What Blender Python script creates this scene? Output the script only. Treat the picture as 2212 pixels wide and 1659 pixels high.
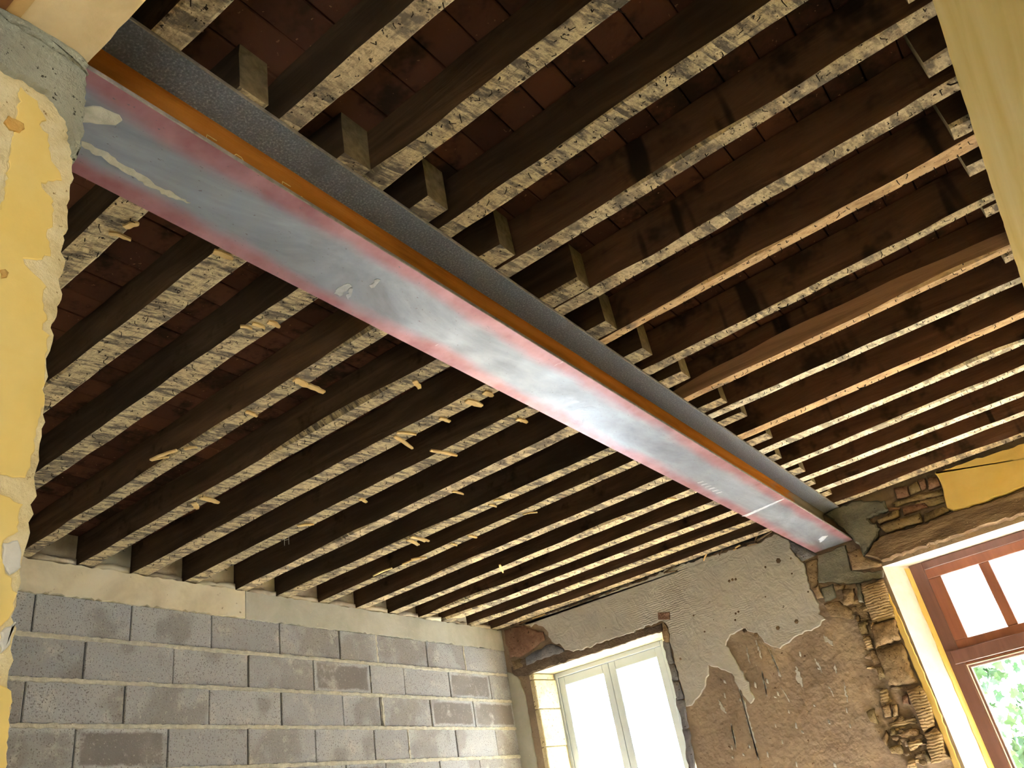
import bpy, bmesh, math, random
from mathutils import Vector, Matrix, noise as mnoise

# ------------------------------------------------------------------ camera, world, sun, exposure
scene = bpy.context.scene
for o in list(bpy.data.objects):
    bpy.data.objects.remove(o)
COL = scene.collection

FPX = 1760.0                      # focal length in pixels of the 2212 x 1659 frame
CX, CY = 1106.0, 829.5
RM = Matrix(((0.78697524, 0.59365976, -0.16804185),      # world -> camera (right, down, forward)
             (-0.42032693, 0.31648769, -0.85038863),
             (-0.45165833, 0.7398673, 0.49859916)))
CAM = Vector((0.0, 0.0, 1.5))
cam_data = bpy.data.cameras.new('camera')
cam_data.sensor_fit = 'HORIZONTAL'
cam_data.sensor_width = 36.0
cam_data.lens = 36.0 * FPX / 2212.0
cam_data.clip_start = 0.02
cam = bpy.data.objects.new('camera', cam_data)
COL.objects.link(cam)
flip = Matrix(((1, 0, 0), (0, -1, 0), (0, 0, -1)))
cam.matrix_world = Matrix.Translation(CAM) @ (flip @ RM).transposed().to_4x4()
scene.camera = cam

world = bpy.data.worlds.new('sky')
scene.world = world
world.use_nodes = True
bg = world.node_tree.nodes['Background']
bg.inputs['Color'].default_value = (0.85, 0.95, 1.05, 1)
bg.inputs['Strength'].default_value = 5.0

sun_data = bpy.data.lights.new('sun', 'SUN')
sun_data.energy = 165.0
sun_data.angle = 0.02
sun_data.color = (1.0, 0.97, 0.92)
sun = bpy.data.objects.new('sun', sun_data)
COL.objects.link(sun)
sun.location = (2, 9, 6)
sun.rotation_euler = Vector((-0.42, -0.50, -0.95)).to_track_quat('-Z', 'Y').to_euler()

def portal(name, loc, size, direction):
    d = bpy.data.lights.new(name, 'AREA')
    d.shape = 'RECTANGLE'
    d.size, d.size_y = size
    d.cycles.is_portal = True
    o = bpy.data.objects.new(name, d)
    COL.objects.link(o)
    o.location = loc
    o.rotation_euler = Vector(direction).to_track_quat('-Z', 'Z').to_euler()
portal('portal_window', (-3.4, 6.42, 1.86), (1.2, 2.0), (0, -1, 0))
portal('portal_door', (-0.36, 6.42, 1.4), (1.2, 2.8), (0, -1, 0))
portal('portal_side', (3.15, -1.4, 1.7), (1.5, 1.4), (-1, 0, 0))  # sky through the added side opening

scene.view_settings.view_transform = 'Standard'
scene.view_settings.look = 'None'
scene.view_settings.gamma = 1.0
scene.view_settings.use_curve_mapping = False
scene.view_settings.exposure = 1.85
scene.cycles.max_bounces = 5
scene.cycles.diffuse_bounces = 4
scene.cycles.glossy_bounces = 2
scene.cycles.transparent_max_bounces = 8
scene.cycles.caustics_reflective = False
scene.cycles.caustics_refractive = False
scene.cycles.sample_clamp_indirect = 12.0
scene.cycles.use_denoising = True
scene.cycles.use_adaptive_sampling = False
scene.cycles.use_light_tree = False

# ------------------------------------------------------------------ measuring helpers (photo point -> point on a known plane, metres)
def ray(u, v):
    return RM.transposed() @ Vector(((u - CX) / FPX, (v - CY) / FPX, 1.0))
def on_x(u, v, x):
    d = ray(u, v); return CAM + d * ((x - CAM.x) / d.x)
def on_y(u, v, y):
    d = ray(u, v); return CAM + d * ((y - CAM.y) / d.y)
def on_z(u, v, z):
    d = ray(u, v); return CAM + d * ((z - CAM.z) / d.z)

S = 1.75                       # metres per survey unit (camera to joist underside)
ZJ = 3.25                      # underside of the joists
ZT = ZJ + 0.170                # underside of the terracotta tiles
XW = -4.227                    # block wall face
YF = 5.933                     # window wall face
XR = 0.325                     # right yellow wall face
XJ = -1.146                    # near opening jamb face
YN = 0.505                     # far arris of the near jamb
ZB = 3.003                     # underside of the steel beam
BX0, BX1 = -1.424, -1.146      # steel beam flange edges

# ------------------------------------------------------------------ materials
def lin(c):
    return tuple((x / 12.92 if x <= 0.04045 else ((x + 0.055) / 1.055) ** 2.4) for x in c)
def rgb(r, g, b):
    return (*lin((r / 255, g / 255, b / 255)), 1.0)

class NT:
    def __init__(self, name):
        self.m = bpy.data.materials.new(name)
        self.m.use_nodes = True
        self.t = self.m.node_tree
        self.b = self.t.nodes['Principled BSDF']
        self.b.inputs['Specular IOR Level'].default_value = 0.25
        self.geo = self.t.nodes.new('ShaderNodeNewGeometry')
        self.pos = self.geo.outputs['Position']
    def n(self, kind, **kw):
        x = self.t.nodes.new(kind)
        for k, v in kw.items():
            setattr(x, k, v)
        return x
    def put(self, sock, v):
        if hasattr(v, 'is_linked'):
            self.t.links.new(v, sock)
        else:
            sock.default_value = v
    def math(self, op, a, b=0.0, c=0.0, clamp=False):
        x = self.n('ShaderNodeMath', operation=op, use_clamp=clamp)
        self.put(x.inputs[0], a); self.put(x.inputs[1], b); self.put(x.inputs[2], c)
        return x.outputs[0]
    def stretch(self, vec, s):
        x = self.n('ShaderNodeMapping')
        self.put(x.inputs['Vector'], vec); x.inputs['Scale'].default_value = s
        return x.outputs[0]
    def noise(self, scale, detail=4.0, rough=0.6, vec=None, dist=0.0):
        x = self.n('ShaderNodeTexNoise')
        self.put(x.inputs['Vector'], vec if vec is not None else self.pos)
        x.inputs['Scale'].default_value = scale; x.inputs['Detail'].default_value = detail
        x.inputs['Roughness'].default_value = rough; x.inputs['Distortion'].default_value = dist
        return x.outputs['Fac']
    def voronoi(self, scale, vec=None, feature='F1', rnd=1.0):
        x = self.n('ShaderNodeTexVoronoi', feature=feature)
        self.put(x.inputs['Vector'], vec if vec is not None else self.pos)
        x.inputs['Scale'].default_value = scale; x.inputs['Randomness'].default_value = rnd
        return x
    def ramp(self, fac, stops, interp='LINEAR'):
        x = self.n('ShaderNodeValToRGB')
        x.color_ramp.interpolation = interp
        e = x.color_ramp.elements
        while len(e) < len(stops):
            e.new(0.5)
        for el, (p, c) in zip(e, stops):
            el.position = p
            el.color = c if len(c) == 4 else (*c, 1)
        self.put(x.inputs['Fac'], fac)
        return x.outputs['Color']
    def mask(self, fac, lo, hi):
        x = self.n('ShaderNodeMapRange', interpolation_type='SMOOTHSTEP')
        self.put(x.inputs['Value'], fac)
        x.inputs['From Min'].default_value = lo; x.inputs['From Max'].default_value = hi
        return x.outputs['Result']
    def mix(self, fac, a, b, mode='MIX'):
        x = self.n('ShaderNodeMix', data_type='RGBA', blend_type=mode)
        self.put(x.inputs['Factor'], fac); self.put(x.inputs['A'], a); self.put(x.inputs['B'], b)
        return next(s for s in x.outputs if s.type == 'RGBA')
    def xyz(self, vec=None):
        x = self.n('ShaderNodeSeparateXYZ'); self.put(x.inputs[0], vec if vec is not None else self.pos)
        return x.outputs
    def rand(self):
        return self.n('ShaderNodeObjectInfo').outputs['Random']
    def bump(self, h, strength=0.4, dist=0.01, prev=None):
        x = self.n('ShaderNodeBump')
        x.inputs['Strength'].default_value = strength; x.inputs['Distance'].default_value = dist
        self.put(x.inputs['Height'], h)
        if prev is not None:
            self.put(x.inputs['Normal'], prev)
        return x.outputs['Normal']
    def done(self, col=None, rough=None, nrm=None, metal=None, spec=None):
        if col is not None: self.put(self.b.inputs['Base Color'], col)
        if rough is not None: self.put(self.b.inputs['Roughness'], rough)
        if nrm is not None: self.put(self.b.inputs['Normal'], nrm)
        if isinstance(rough, float) and rough >= 0.7 and spec is None: spec = 0.0      # matt, dusty surfaces
        if metal is not None: self.put(self.b.inputs['Metallic'], metal)
        if spec is not None: self.put(self.b.inputs['Specular IOR Level'], spec)
        return self.m

def simple(name, stops, scale=3.0, rough=0.85, speck=None, bump=0.3, bscale=40.0, bdist=0.006, vec=None, dist=0.3):
    n = NT(name)
    v = n.stretch(n.pos, vec) if vec else n.pos
    c = n.ramp(n.noise(scale, 5, 0.65, v, dist), stops)
    if speck:
        c = n.mix(n.mask(n.noise(speck[0], 3, 0.7), speck[1], speck[2]), c, speck[3])
    h = n.math('ADD', n.noise(bscale, 5, 0.7, v), n.math('MULTIPLY', n.noise(bscale * 0.2, 3, 0.5, v), 1.5))
    return n.done(c, rough, n.bump(h, bump, bdist))

M = {}
M['mortar'] = simple('mortar_joint', [(0.3, rgb(190, 184, 166)), (0.7, rgb(228, 222, 204))], 30, 0.95, (90, 0.64, 0.72, rgb(130, 122, 106)), 1.0, 90, 0.012)
M['backing'] = simple('wall_core', [(0.3, rgb(48, 45, 42)), (0.7, rgb(78, 74, 68))], 5)
M['cream'] = simple('cream_plaster', [(0.3, rgb(198, 184, 156)), (0.55, rgb(230, 219, 192)), (0.8, rgb(238, 230, 208))], 3.0, 0.85, (14, 0.64, 0.74, rgb(160, 138, 104)), 0.25, 30)
M['soffit'] = simple('lintel_soffit_plaster', [(0.3, rgb(196, 170, 124)), (0.7, rgb(222, 200, 156))], 6.0, 0.8, (60, 0.72, 0.76, rgb(110, 84, 54)), 0.2, 24)
M['concrete'] = simple('grey_green_concrete', [(0.3, rgb(170, 167, 152)), (0.7, rgb(198, 196, 184))], 3.0, 0.8, (50, 0.66, 0.72, rgb(220, 214, 184)), 0.3, 45)
M['cement'] = simple('grey_cement', [(0.3, rgb(136, 133, 115)), (0.7, rgb(168, 165, 145))], 4.0, 0.9, (55, 0.64, 0.68, rgb(70, 68, 58)), 0.8, 45, 0.02)
M['cement_dark'] = simple('fresh_cement', [(0.3, rgb(92, 90, 80)), (0.7, rgb(134, 130, 116))], 7.0, 0.9, (40, 0.66, 0.72, rgb(60, 56, 48)), 0.6, 40, 0.015)
M['yellow'] = simple('yellow_paint', [(0.3, rgb(229, 197, 110)), (0.7, rgb(239, 213, 138))], 3.0, 0.55, (10, 0.74, 0.8, rgb(226, 190, 96)), 0.12, 18)
M['jamb'] = simple('broken_jamb_plaster', [(0.3, rgb(196, 170, 118)), (0.5, rgb(226, 206, 156)), (0.75, rgb(236, 220, 178))], 14, 0.9, (60, 0.64, 0.72, rgb(150, 116, 70)), 0.7, 50, 0.012)
M['infill_plaster'] = simple('infill_plaster', [(0.3, rgb(150, 138, 122)), (0.7, rgb(190, 178, 158))], 9, 0.9, None, 0.5, 40)
M['whitish'] = simple('filler_patch', [(0.3, rgb(200, 194, 180)), (0.7, rgb(224, 218, 204))], 12, 0.85, None, 0.3, 40)
M['ochre'] = simple('ochre_scar', [(0.3, rgb(176, 128, 62)), (0.7, rgb(206, 166, 96))], 40, 0.9, None, 0.5, 60)
M['floor'] = simple('dusty_floor', [(0.3, rgb(186, 181, 172)), (0.7, rgb(210, 206, 197))], 1.5, 0.9, None, 0.3, 20)
M['roomwall'] = simple('plain_plaster', [(0.3, rgb(216, 204, 176)), (0.7, rgb(232, 222, 198))], 1.5, 0.9)
M['slab'] = simple('dark_floor_boards', [(0.3, rgb(38, 28, 22)), (0.7, rgb(58, 42, 32))], 3)

# yellow partition: smooth paint with faint brushed streaks
n = NT('yellow_partition_paint')
v = n.stretch(n.pos, (1.0, 0.45, 2.5))
c = n.ramp(n.noise(3.0, 3, 0.5, v, 0.4), [(0.25, rgb(220, 188, 104)), (0.5, rgb(232, 204, 130)), (0.8, rgb(240, 216, 156))])
M['yellow_wall'] = n.done(c, 0.6, n.bump(n.noise(14, 3, 0.5, v), 0.15, 0.01))

# concrete blocks: porous grey, each block its own tint, some with a damp dark field
n = NT('concrete_block')
r = n.rand()
sh = n.n('ShaderNodeVectorMath', operation='ADD'); n.put(sh.inputs[0], n.pos)
cb = n.n('ShaderNodeCombineXYZ'); n.put(cb.inputs[1], n.math('MULTIPLY', r, 37.0)); n.put(cb.inputs[2], n.math('MULTIPLY', r, 11.0))
n.put(sh.inputs[1], cb.outputs[0]); bp = sh.outputs[0]
base = n.mix(r, rgb(160, 159, 161), rgb(180, 180, 181))
gx, gy, gz = n.xyz(n.n('ShaderNodeTexCoord').outputs['Generated'])
inset = n.math('MINIMUM', n.math('MINIMUM', gy, n.math('SUBTRACT', 1.0, gy)), n.math('MULTIPLY', n.math('MINIMUM', gz, n.math('SUBTRACT', 1.0, gz)), 0.45))
field = n.mask(n.math('ADD', inset, n.math('MULTIPLY', n.math('SUBTRACT', n.noise(9, 3, 0.6, bp), 0.5), 0.10)), 0.03, 0.07)
base = n.mix(n.math('MULTIPLY', field, n.mask(r, 0.72, 0.80)), base, rgb(128, 122, 119))
base = n.mix(n.math('MULTIPLY', n.mask(n.noise(3.4, 2, 0.5, bp), 0.52, 0.62), 0.7), base, rgb(140, 135, 132))
base = n.mix(n.math('MULTIPLY', n.mask(n.noise(6, 4, 0.7, bp), 0.54, 0.72), 0.7), base, rgb(196, 192, 186))
base = n.mix(n.mask(n.noise(120, 2, 0.6), 0.57, 0.66), base, rgb(122, 116, 112))
base = n.mix(n.math('MULTIPLY', n.mask(n.noise(70, 2, 0.6), 0.60, 0.76), 0.6), base, rgb(200, 195, 187))
M['block'] = n.done(base, 0.95, n.bump(n.noise(110, 3, 0.75), 0.8, 0.006))

# window wall base: brown earth render with pale runs
n = NT('brown_earth_render')
c = n.ramp(n.noise(2.4, 6, 0.65, None, 0.5), [(0.25, rgb(122, 105, 90)), (0.5, rgb(148, 129, 111)), (0.75, rgb(176, 155, 129))])
runs = n.mask(n.noise(16, 3, 0.6, n.stretch(n.pos, (1.0, 1.0, 0.07))), 0.66, 0.74)
runs = n.math('MULTIPLY', runs, n.mask(n.noise(6, 3, 0.6), 0.42, 0.60))
c = n.mix(runs, c, rgb(196, 184, 166))
c = n.mix(n.mask(n.noise(34, 4, 0.7), 0.64, 0.72), c, rgb(84, 62, 44))
c = n.mix(n.mask(n.noise(11, 5, 0.7), 0.68, 0.72), c, rgb(192, 180, 160))
h = n.math('ADD', n.noise(28, 6, 0.7), n.math('MULTIPLY', n.noise(7, 3, 0.5), 2.0))
M['earth'] = n.done(c, 0.95, n.bump(h, 0.6, 0.02))

# grey-white trowelled plaster
n = NT('trowelled_plaster')
c = n.ramp(n.noise(3.0, 5, 0.6, None, 0.6), [(0.25, rgb(176, 172, 166)), (0.6, rgb(198, 194, 188)), (0.85, rgb(208, 204, 194))])
c = n.mix(n.mask(n.noise(26, 2, 0.5), 0.74, 0.77), c, rgb(96, 84, 66))
wv = n.n('ShaderNodeTexWave'); wv.bands_direction = 'Z'; n.put(wv.inputs['Vector'], n.pos)
wv.inputs['Scale'].default_value = 20; wv.inputs['Distortion'].default_value = 6; wv.inputs['Detail'].default_value = 3
comb = n.math('MULTIPLY', wv.outputs['Fac'], n.mask(n.noise(2.2, 2, 0.4), 0.52, 0.62))
h = n.math('ADD', n.math('MULTIPLY', comb, 0.12), n.math('ADD', n.noise(9, 5, 0.55, None, 1.4), n.math('MULTIPLY', n.noise(50, 3, 0.5), 0.25)))
M['plaster'] = n.done(c, 0.8, n.bump(h, 0.55, 0.02))

# stones
def stone_mat(name, a, b, cc, ridged=False):
    n = NT(name)
    c = n.ramp(n.noise(9, 6, 0.7, None, 0.4), [(0.25, a), (0.5, b), (0.78, cc)])
    c = n.mix(n.mask(n.noise(60, 3, 0.6), 0.62, 0.70), c, rgb(70, 52, 36))
    h = n.math('ADD', n.noise(36, 6, 0.7), n.math('MULTIPLY', n.noise(10, 3, 0.5), 1.6))
    if ridged:
        w = n.n('ShaderNodeTexWave'); w.bands_direction = 'Z'; n.put(w.inputs['Vector'], n.pos)
        w.inputs['Scale'].default_value = 18; w.inputs['Distortion'].default_value = 5; w.inputs['Detail'].default_value = 2
        h = n.math('ADD', h, n.math('MULTIPLY', w.outputs['Fac'], 0.32))
    return n.done(c, 0.95, n.bump(h, 0.8, 0.02))
M['stone'] = stone_mat('rough_brown_stone', rgb(104, 86, 66), rgb(142, 120, 94), rgb(176, 152, 120))
M['stone_ridged'] = stone_mat('tooled_stone', rgb(140, 116, 86), rgb(170, 144, 110), rgb(194, 170, 136), True)
M['stone_pale'] = stone_mat('pale_jamb_stone', rgb(196, 176, 132), rgb(222, 206, 168), rgb(238, 226, 196))
M['stone_grey'] = stone_mat('grey_jamb_stone', rgb(98, 96, 104), rgb(126, 124, 130), rgb(150, 146, 146))
M['brick'] = stone_mat('red_brown_brick', rgb(106, 78, 64), rgb(134, 103, 86), rgb(158, 130, 108))
M['brick_tan'] = stone_mat('tan_brick', rgb(108, 92, 68), rgb(138, 120, 90), rgb(164, 146, 114))
M['lintel_wood'] = simple('weathered_lintel_timber', [(0.25, rgb(66, 54, 44)), (0.5, rgb(112, 93, 74)), (0.75, rgb(154, 132, 106))], 9, 0.95, (70, 0.66, 0.74, rgb(190, 172, 140)), 0.8, 26, 0.02, (0.35, 1, 1.4))
M['lintel_dark'] = simple('grey_brown_lintel', [(0.3, rgb(82, 70, 62)), (0.7, rgb(122, 106, 92))], 5, 0.95, (40, 0.66, 0.74, rgb(160, 150, 136)), 0.7, 30, 0.02)

# joist sides: sooty old timber with lengthwise grain, each joist its own tone
n = NT('sooty_joist_side')
g = n.noise(14, 6, 0.65, n.stretch(n.pos, (0.12, 1.0, 1.0)), 0.5)
dark = n.ramp(g, [(0.2, rgb(46, 38, 32)), (0.5, rgb(66, 54, 44)), (0.8, rgb(88, 72, 58))])
warm = n.ramp(g, [(0.2, rgb(58, 44, 33)), (0.5, rgb(84, 64, 48)), (0.8, rgb(112, 86, 64))])
c = n.mix(n.rand(), dark, warm)
c = n.mix(n.mask(n.noise(3.5, 4, 0.7), 0.56, 0.72), c, rgb(40, 32, 25))
M['side'] = n.done(c, 0.9, n.bump(g, 0.5, 0.01))
n = NT('red_brown_joist_side')
g = n.noise(12, 6, 0.68, n.stretch(n.pos, (0.14, 1.0, 1.0)), 0.6)
c = n.ramp(g, [(0.2, rgb(66, 48, 38)), (0.5, rgb(104, 76, 58)), (0.8, rgb(134, 100, 76))])
c = n.mix(n.mask(n.noise(3.0, 4, 0.7), 0.50, 0.66), c, rgb(60, 47, 38))
c = n.mix(n.mask(n.noise(9, 2, 0.6, n.stretch(n.pos, (1.0, 0.1, 0.12))), 0.60, 0.70), c, rgb(52, 41, 34))  # vertical shadow lines painted across the sides as dark streaks
M['side_red'] = n.done(c, 0.9, n.bump(g, 0.5, 0.01))
n = NT('raw_timber_side')
g = n.noise(10, 6, 0.7, n.stretch(n.pos, (0.08, 1.0, 1.5)), 0.8)
M['side_raw'] = n.done(n.ramp(g, [(0.2, rgb(120, 94, 72)), (0.5, rgb(178, 142, 112)), (0.8, rgb(204, 168, 138))]), 0.9, n.bump(g, 0.6, 0.01))

# joist undersides: bare wood with the ghosts of laths and plaster
def under_mat(name, pale, mid, dark, pitch, skew, cellamt):
    n = NT(name)
    r = n.rand()
    x, y, z = n.xyz()
    u = n.math('ADD', n.math('ADD', x, n.math('MULTIPLY', y, skew)), n.math('MULTIPLY', r, 3.7))
    wob = n.math('MULTIPLY', n.math('SUBTRACT', n.noise(9, 3, 0.6), 0.5), 0.020)
    u = n.math('ADD', u, wob)
    cell = n.math('FLOOR', n.math('DIVIDE', u, pitch))
    cellr = n.n('ShaderNodeTexWhiteNoise', noise_dimensions='2D')
    cv = n.n('ShaderNodeCombineXYZ'); n.put(cv.inputs[0], cell); n.put(cv.inputs[1], r)
    n.put(cellr.inputs['Vector'], cv.outputs[0])
    sv = n.n('ShaderNodeCombineXYZ'); n.put(sv.inputs[0], n.math('DIVIDE', u, pitch)); n.put(sv.inputs[1], n.math('MULTIPLY', y, 9.0)); n.put(sv.inputs[2], n.math('MULTIPLY', r, 9.0))
    streak = n.noise(1.2, 5, 0.72, sv.outputs[0])
    val = n.math('ADD', n.math('MULTIPLY', n.math('SUBTRACT', cellr.outputs['Value'], 0.5), cellamt), streak)
    base = n.ramp(val, [(0.34, dark), (0.43, mid), (0.52, pale), (0.59, mid), (0.68, dark)])
    base = n.mix(n.math('MULTIPLY', n.mask(n.noise(16, 5, 0.7), 0.50, 0.66), 0.45), base, mid)
    grain = n.noise(60, 3, 0.7, n.stretch(n.pos, (0.15, 1, 1)))
    base = n.mix(n.math('MULTIPLY', n.mask(grain, 0.56, 0.72), 0.7), base, dark)
    base = n.mix(n.math('MULTIPLY', n.mask(n.noise(6, 3, 0.7), 0.58, 0.72), 0.8), base, rgb(112, 103, 92))
    base = n.mix(n.mask(n.noise(70, 2, 0.6), 0.64, 0.70), base, rgb(58, 49, 41))
    h = n.math('ADD', grain, n.math('ADD', n.noise(90, 2, 0.6), streak))
    return n.done(base, 0.9, n.bump(h, 0.5, 0.006))
M['under_a'] = under_mat('lath_ghost_underside', rgb(198, 179, 140), rgb(154, 138, 113), rgb(98, 90, 79), 0.034, -0.25, 0.30)
M['under_b'] = under_mat('dusty_underside', rgb(206, 187, 151), rgb(168, 150, 123), rgb(116, 105, 91), 0.055, -0.15, 0.32)
M['under_c'] = under_mat('bare_wood_underside', rgb(212, 180, 140), rgb(192, 160, 122), rgb(162, 130, 98), 0.30, 0.0, 0.1)
M['under_d'] = under_mat('bounce_lit_underside', rgb(246, 236, 212), rgb(222, 206, 176), rgb(158, 146, 126), 0.07, -0.15, 0.30)  # whitened copy: light bounced up near the door is put into the colour
M['endgrain'] = simple('sawn_end_grain', [(0.3, rgb(110, 96, 72)), (0.7, rgb(150, 134, 104))], 30, 0.95, None, 0.5, 80)
M['splinter'] = simple('fresh_split_lath', [(0.3, rgb(206, 172, 116)), (0.7, rgb(232, 204, 150))], 30, 0.8, None, 0.4, 70, 0.004, (1, 0.2, 1))
M['nail'] = simple('rusty_nail', [(0.3, rgb(34, 28, 24)), (0.7, rgb(60, 48, 40))], 60, 0.7)
M['wire'] = simple('galvanised_wire', [(0.3, rgb(150, 150, 150)), (0.7, rgb(190, 190, 190))], 60, 0.5)

n = NT('terracotta_tile')
c = n.mix(n.rand(), rgb(84, 56, 46), rgb(116, 76, 60))
c = n.mix(n.mask(n.noise(5, 4, 0.7), 0.46, 0.66), c, rgb(60, 46, 38))
c = n.mix(n.mask(n.noise(60, 2, 0.6), 0.70, 0.74), c, rgb(150, 110, 84))
M['tile'] = n.done(c, 0.9, n.bump(n.noise(50, 4, 0.6), 0.4, 0.006))

# steel
n = NT('mill_scale_underside')
x, y, z = n.xyz()
t = n.math('ABSOLUTE', n.math('DIVIDE', n.math('SUBTRACT', x, (BX0 + BX1) / 2), (BX1 - BX0) / 2))
wob = n.math('MULTIPLY', n.math('SUBTRACT', n.noise(5, 5, 0.6, n.stretch(n.pos, (1, 0.35, 1))), 0.5), 0.9)
edge = n.mask(n.math('ADD', t, wob), 0.42, 0.86)
grey = n.ramp(n.noise(3, 6, 0.68, n.stretch(n.pos, (1, 0.3, 1)), 0.8), [(0.28, rgb(106, 108, 118)), (0.5, rgb(142, 149, 162)), (0.72, rgb(176, 185, 198))])
c = n.mix(edge, grey, n.ramp(n.noise(6, 4, 0.6), [(0.3, rgb(138, 88, 94)), (0.7, rgb(172, 132, 141))]))
c = n.mix(n.mask(n.noise(120, 3, 0.6, n.stretch(n.pos, (1, 0.5, 1))), 0.66, 0.74), c, rgb(112, 104, 112))
scr = n.mask(n.noise(40, 3, 0.6, n.stretch(n.pos, (0.12, 1, 1))), 0.70, 0.76)
scr = n.math('MULTIPLY', scr, n.mask(n.noise(2.0, 2, 0.5), 0.50, 0.62))
c = n.mix(scr, c, rgb(222, 222, 224))
M['steel_under'] = n.done(c, n.ramp(n.noise(8, 4, 0.6), [(0.3, (0.36,) * 3), (0.7, (0.52,) * 3)]), n.bump(n.noise(60, 4, 0.6), 0.15, 0.003), 0.6, 0.5)
n = NT('dark_mill_scale')
c = n.ramp(n.noise(160, 3, 0.6), [(0.3, rgb(92, 96, 104)), (0.55, rgb(118, 124, 134)), (0.75, rgb(176, 182, 190))])
c = n.mix(n.mask(n.noise(4, 4, 0.6), 0.55, 0.75), c, rgb(96, 96, 100))
M['steel_dark'] = n.done(c, 0.5, n.bump(n.noise(140, 3, 0.6), 0.3, 0.003), 0.1, 0.5)
n = NT('rusted_web')
x, y, z = n.xyz()
rust = n.ramp(n.noise(12, 5, 0.65, n.stretch(n.pos, (1, 0.08, 1)), 0.4), [(0.25, rgb(112, 68, 24)), (0.5, rgb(160, 102, 40)), (0.8, rgb(184, 124, 62))])
gz = n.math('ADD', y, n.math('MULTIPLY', n.math('SUBTRACT', n.noise(4, 4, 0.6), 0.5), 1.6))
c = n.mix(n.mask(gz, 5.0, 5.35), rust, rgb(112, 104, 92))
M['rust'] = n.done(c, 0.75, n.bump(n.noise(60, 3, 0.6), 0.25, 0.003))
M['steel_edge'] = simple('cut_steel_edge', [(0.3, rgb(104, 98, 92)), (0.7, rgb(150, 142, 134))], 30, 0.6)
M['chalk'] = simple('yellow_chalk', [(0.3, rgb(206, 180, 110)), (0.7, rgb(226, 204, 140))], 90, 0.95)
M['scuff'] = simple('pale_scuff', [(0.3, rgb(176, 180, 190)), (0.7, rgb(206, 210, 218))], 60, 0.8)
M['smear'] = simple('cement_smear', [(0.3, rgb(170, 166, 148)), (0.7, rgb(198, 194, 178))], 30, 0.95, None, 0.7, 80)

# windows
def wood(name, a, b, rough=0.4):
    n = NT(name)
    g = n.noise(16, 4, 0.6, n.stretch(n.pos, (1, 1, 0.15)), 0.4)
    return n.done(n.ramp(g, [(0.3, a), (0.7, b)]), rough, n.bump(g, 0.1, 0.003), None, 0.4)
M['red_wood'] = wood('varnished_red_wood', rgb(116, 70, 52), rgb(140, 90, 69))
M['dark_wood'] = wood('dark_varnished_frame', rgb(92, 63, 56), rgb(114, 80, 72))
M['tan_wood'] = wood('tan_timber', rgb(178, 140, 84), rgb(204, 168, 108))
M['brown_wood'] = wood('brown_timber', rgb(104, 66, 36), rgb(128, 84, 48))
M['white_paint'] = simple('white_painted_joinery', [(0.3, rgb(182, 192, 206)), (0.7, rgb(194, 204, 216))], 4, 0.5, None, 0.05, 30)
M['bead'] = simple('white_glazing_bead', [(0.3, rgb(236, 232, 228)), (0.7, rgb(248, 246, 242))], 4, 0.5)
M['reveal'] = simple('white_limewash', [(0.3, rgb(232, 224, 214)), (0.7, rgb(246, 241, 234))], 7, 0.9, (40, 0.70, 0.76, rgb(176, 150, 120)), 0.3, 40)
gm = bpy.data.materials.new('window_glass'); gm.use_nodes = True
gt = gm.node_tree; gt.nodes.remove(gt.nodes['Principled BSDF'])
tr = gt.nodes.new('ShaderNodeBsdfTransparent'); gl = gt.nodes.new('ShaderNodeBsdfGlossy'); mx = gt.nodes.new('ShaderNodeMixShader')
gl.inputs['Roughness'].default_value = 0.03; tr.inputs['Color'].default_value = (0.96, 0.98, 0.98, 1); mx.inputs[0].default_value = 0.05
gt.links.new(tr.outputs[0], mx.inputs[1]); gt.links.new(gl.outputs[0], mx.inputs[2]); gt.links.new(mx.outputs[0], gt.nodes['Material Output'].inputs['Surface'])
M['glass'] = gm
n = NT('green_leaf')
c = n.mix(n.rand(), rgb(34, 66, 42), rgb(66, 100, 66))
n.b.inputs['Subsurface Weight'].default_value = 0.0
M['leaf'] = n.done(c, 0.5)
M['stem'] = simple('green_stem', [(0.3, rgb(84, 96, 60)), (0.7, rgb(110, 120, 78))], 30, 0.8)

# ------------------------------------------------------------------ mesh helpers
def tag(o, label=None, cat=None, group=None, kind=None):
    if label: o['label'] = label
    if cat: o['category'] = cat
    if group: o['group'] = group
    if kind: o['kind'] = kind
    return o

def link(name, me, mats, parent=None, loc=None):
    o = bpy.data.objects.new(name, me)
    COL.objects.link(o)
    if mats and not me.materials:
        for m in (mats if isinstance(mats, (list, tuple)) else [mats]):
            me.materials.append(M[m])
    if loc is not None:
        o.location = loc
    if parent is not None:
        o.parent = parent
        o.matrix_parent_inverse = Matrix.Identity(4)
        o.location = Vector(o.location) - world_loc(parent)
    return o
def world_loc(o):
    v = Vector(o.location)
    while o.parent is not None:
        o = o.parent; v += o.location
    return v

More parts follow.
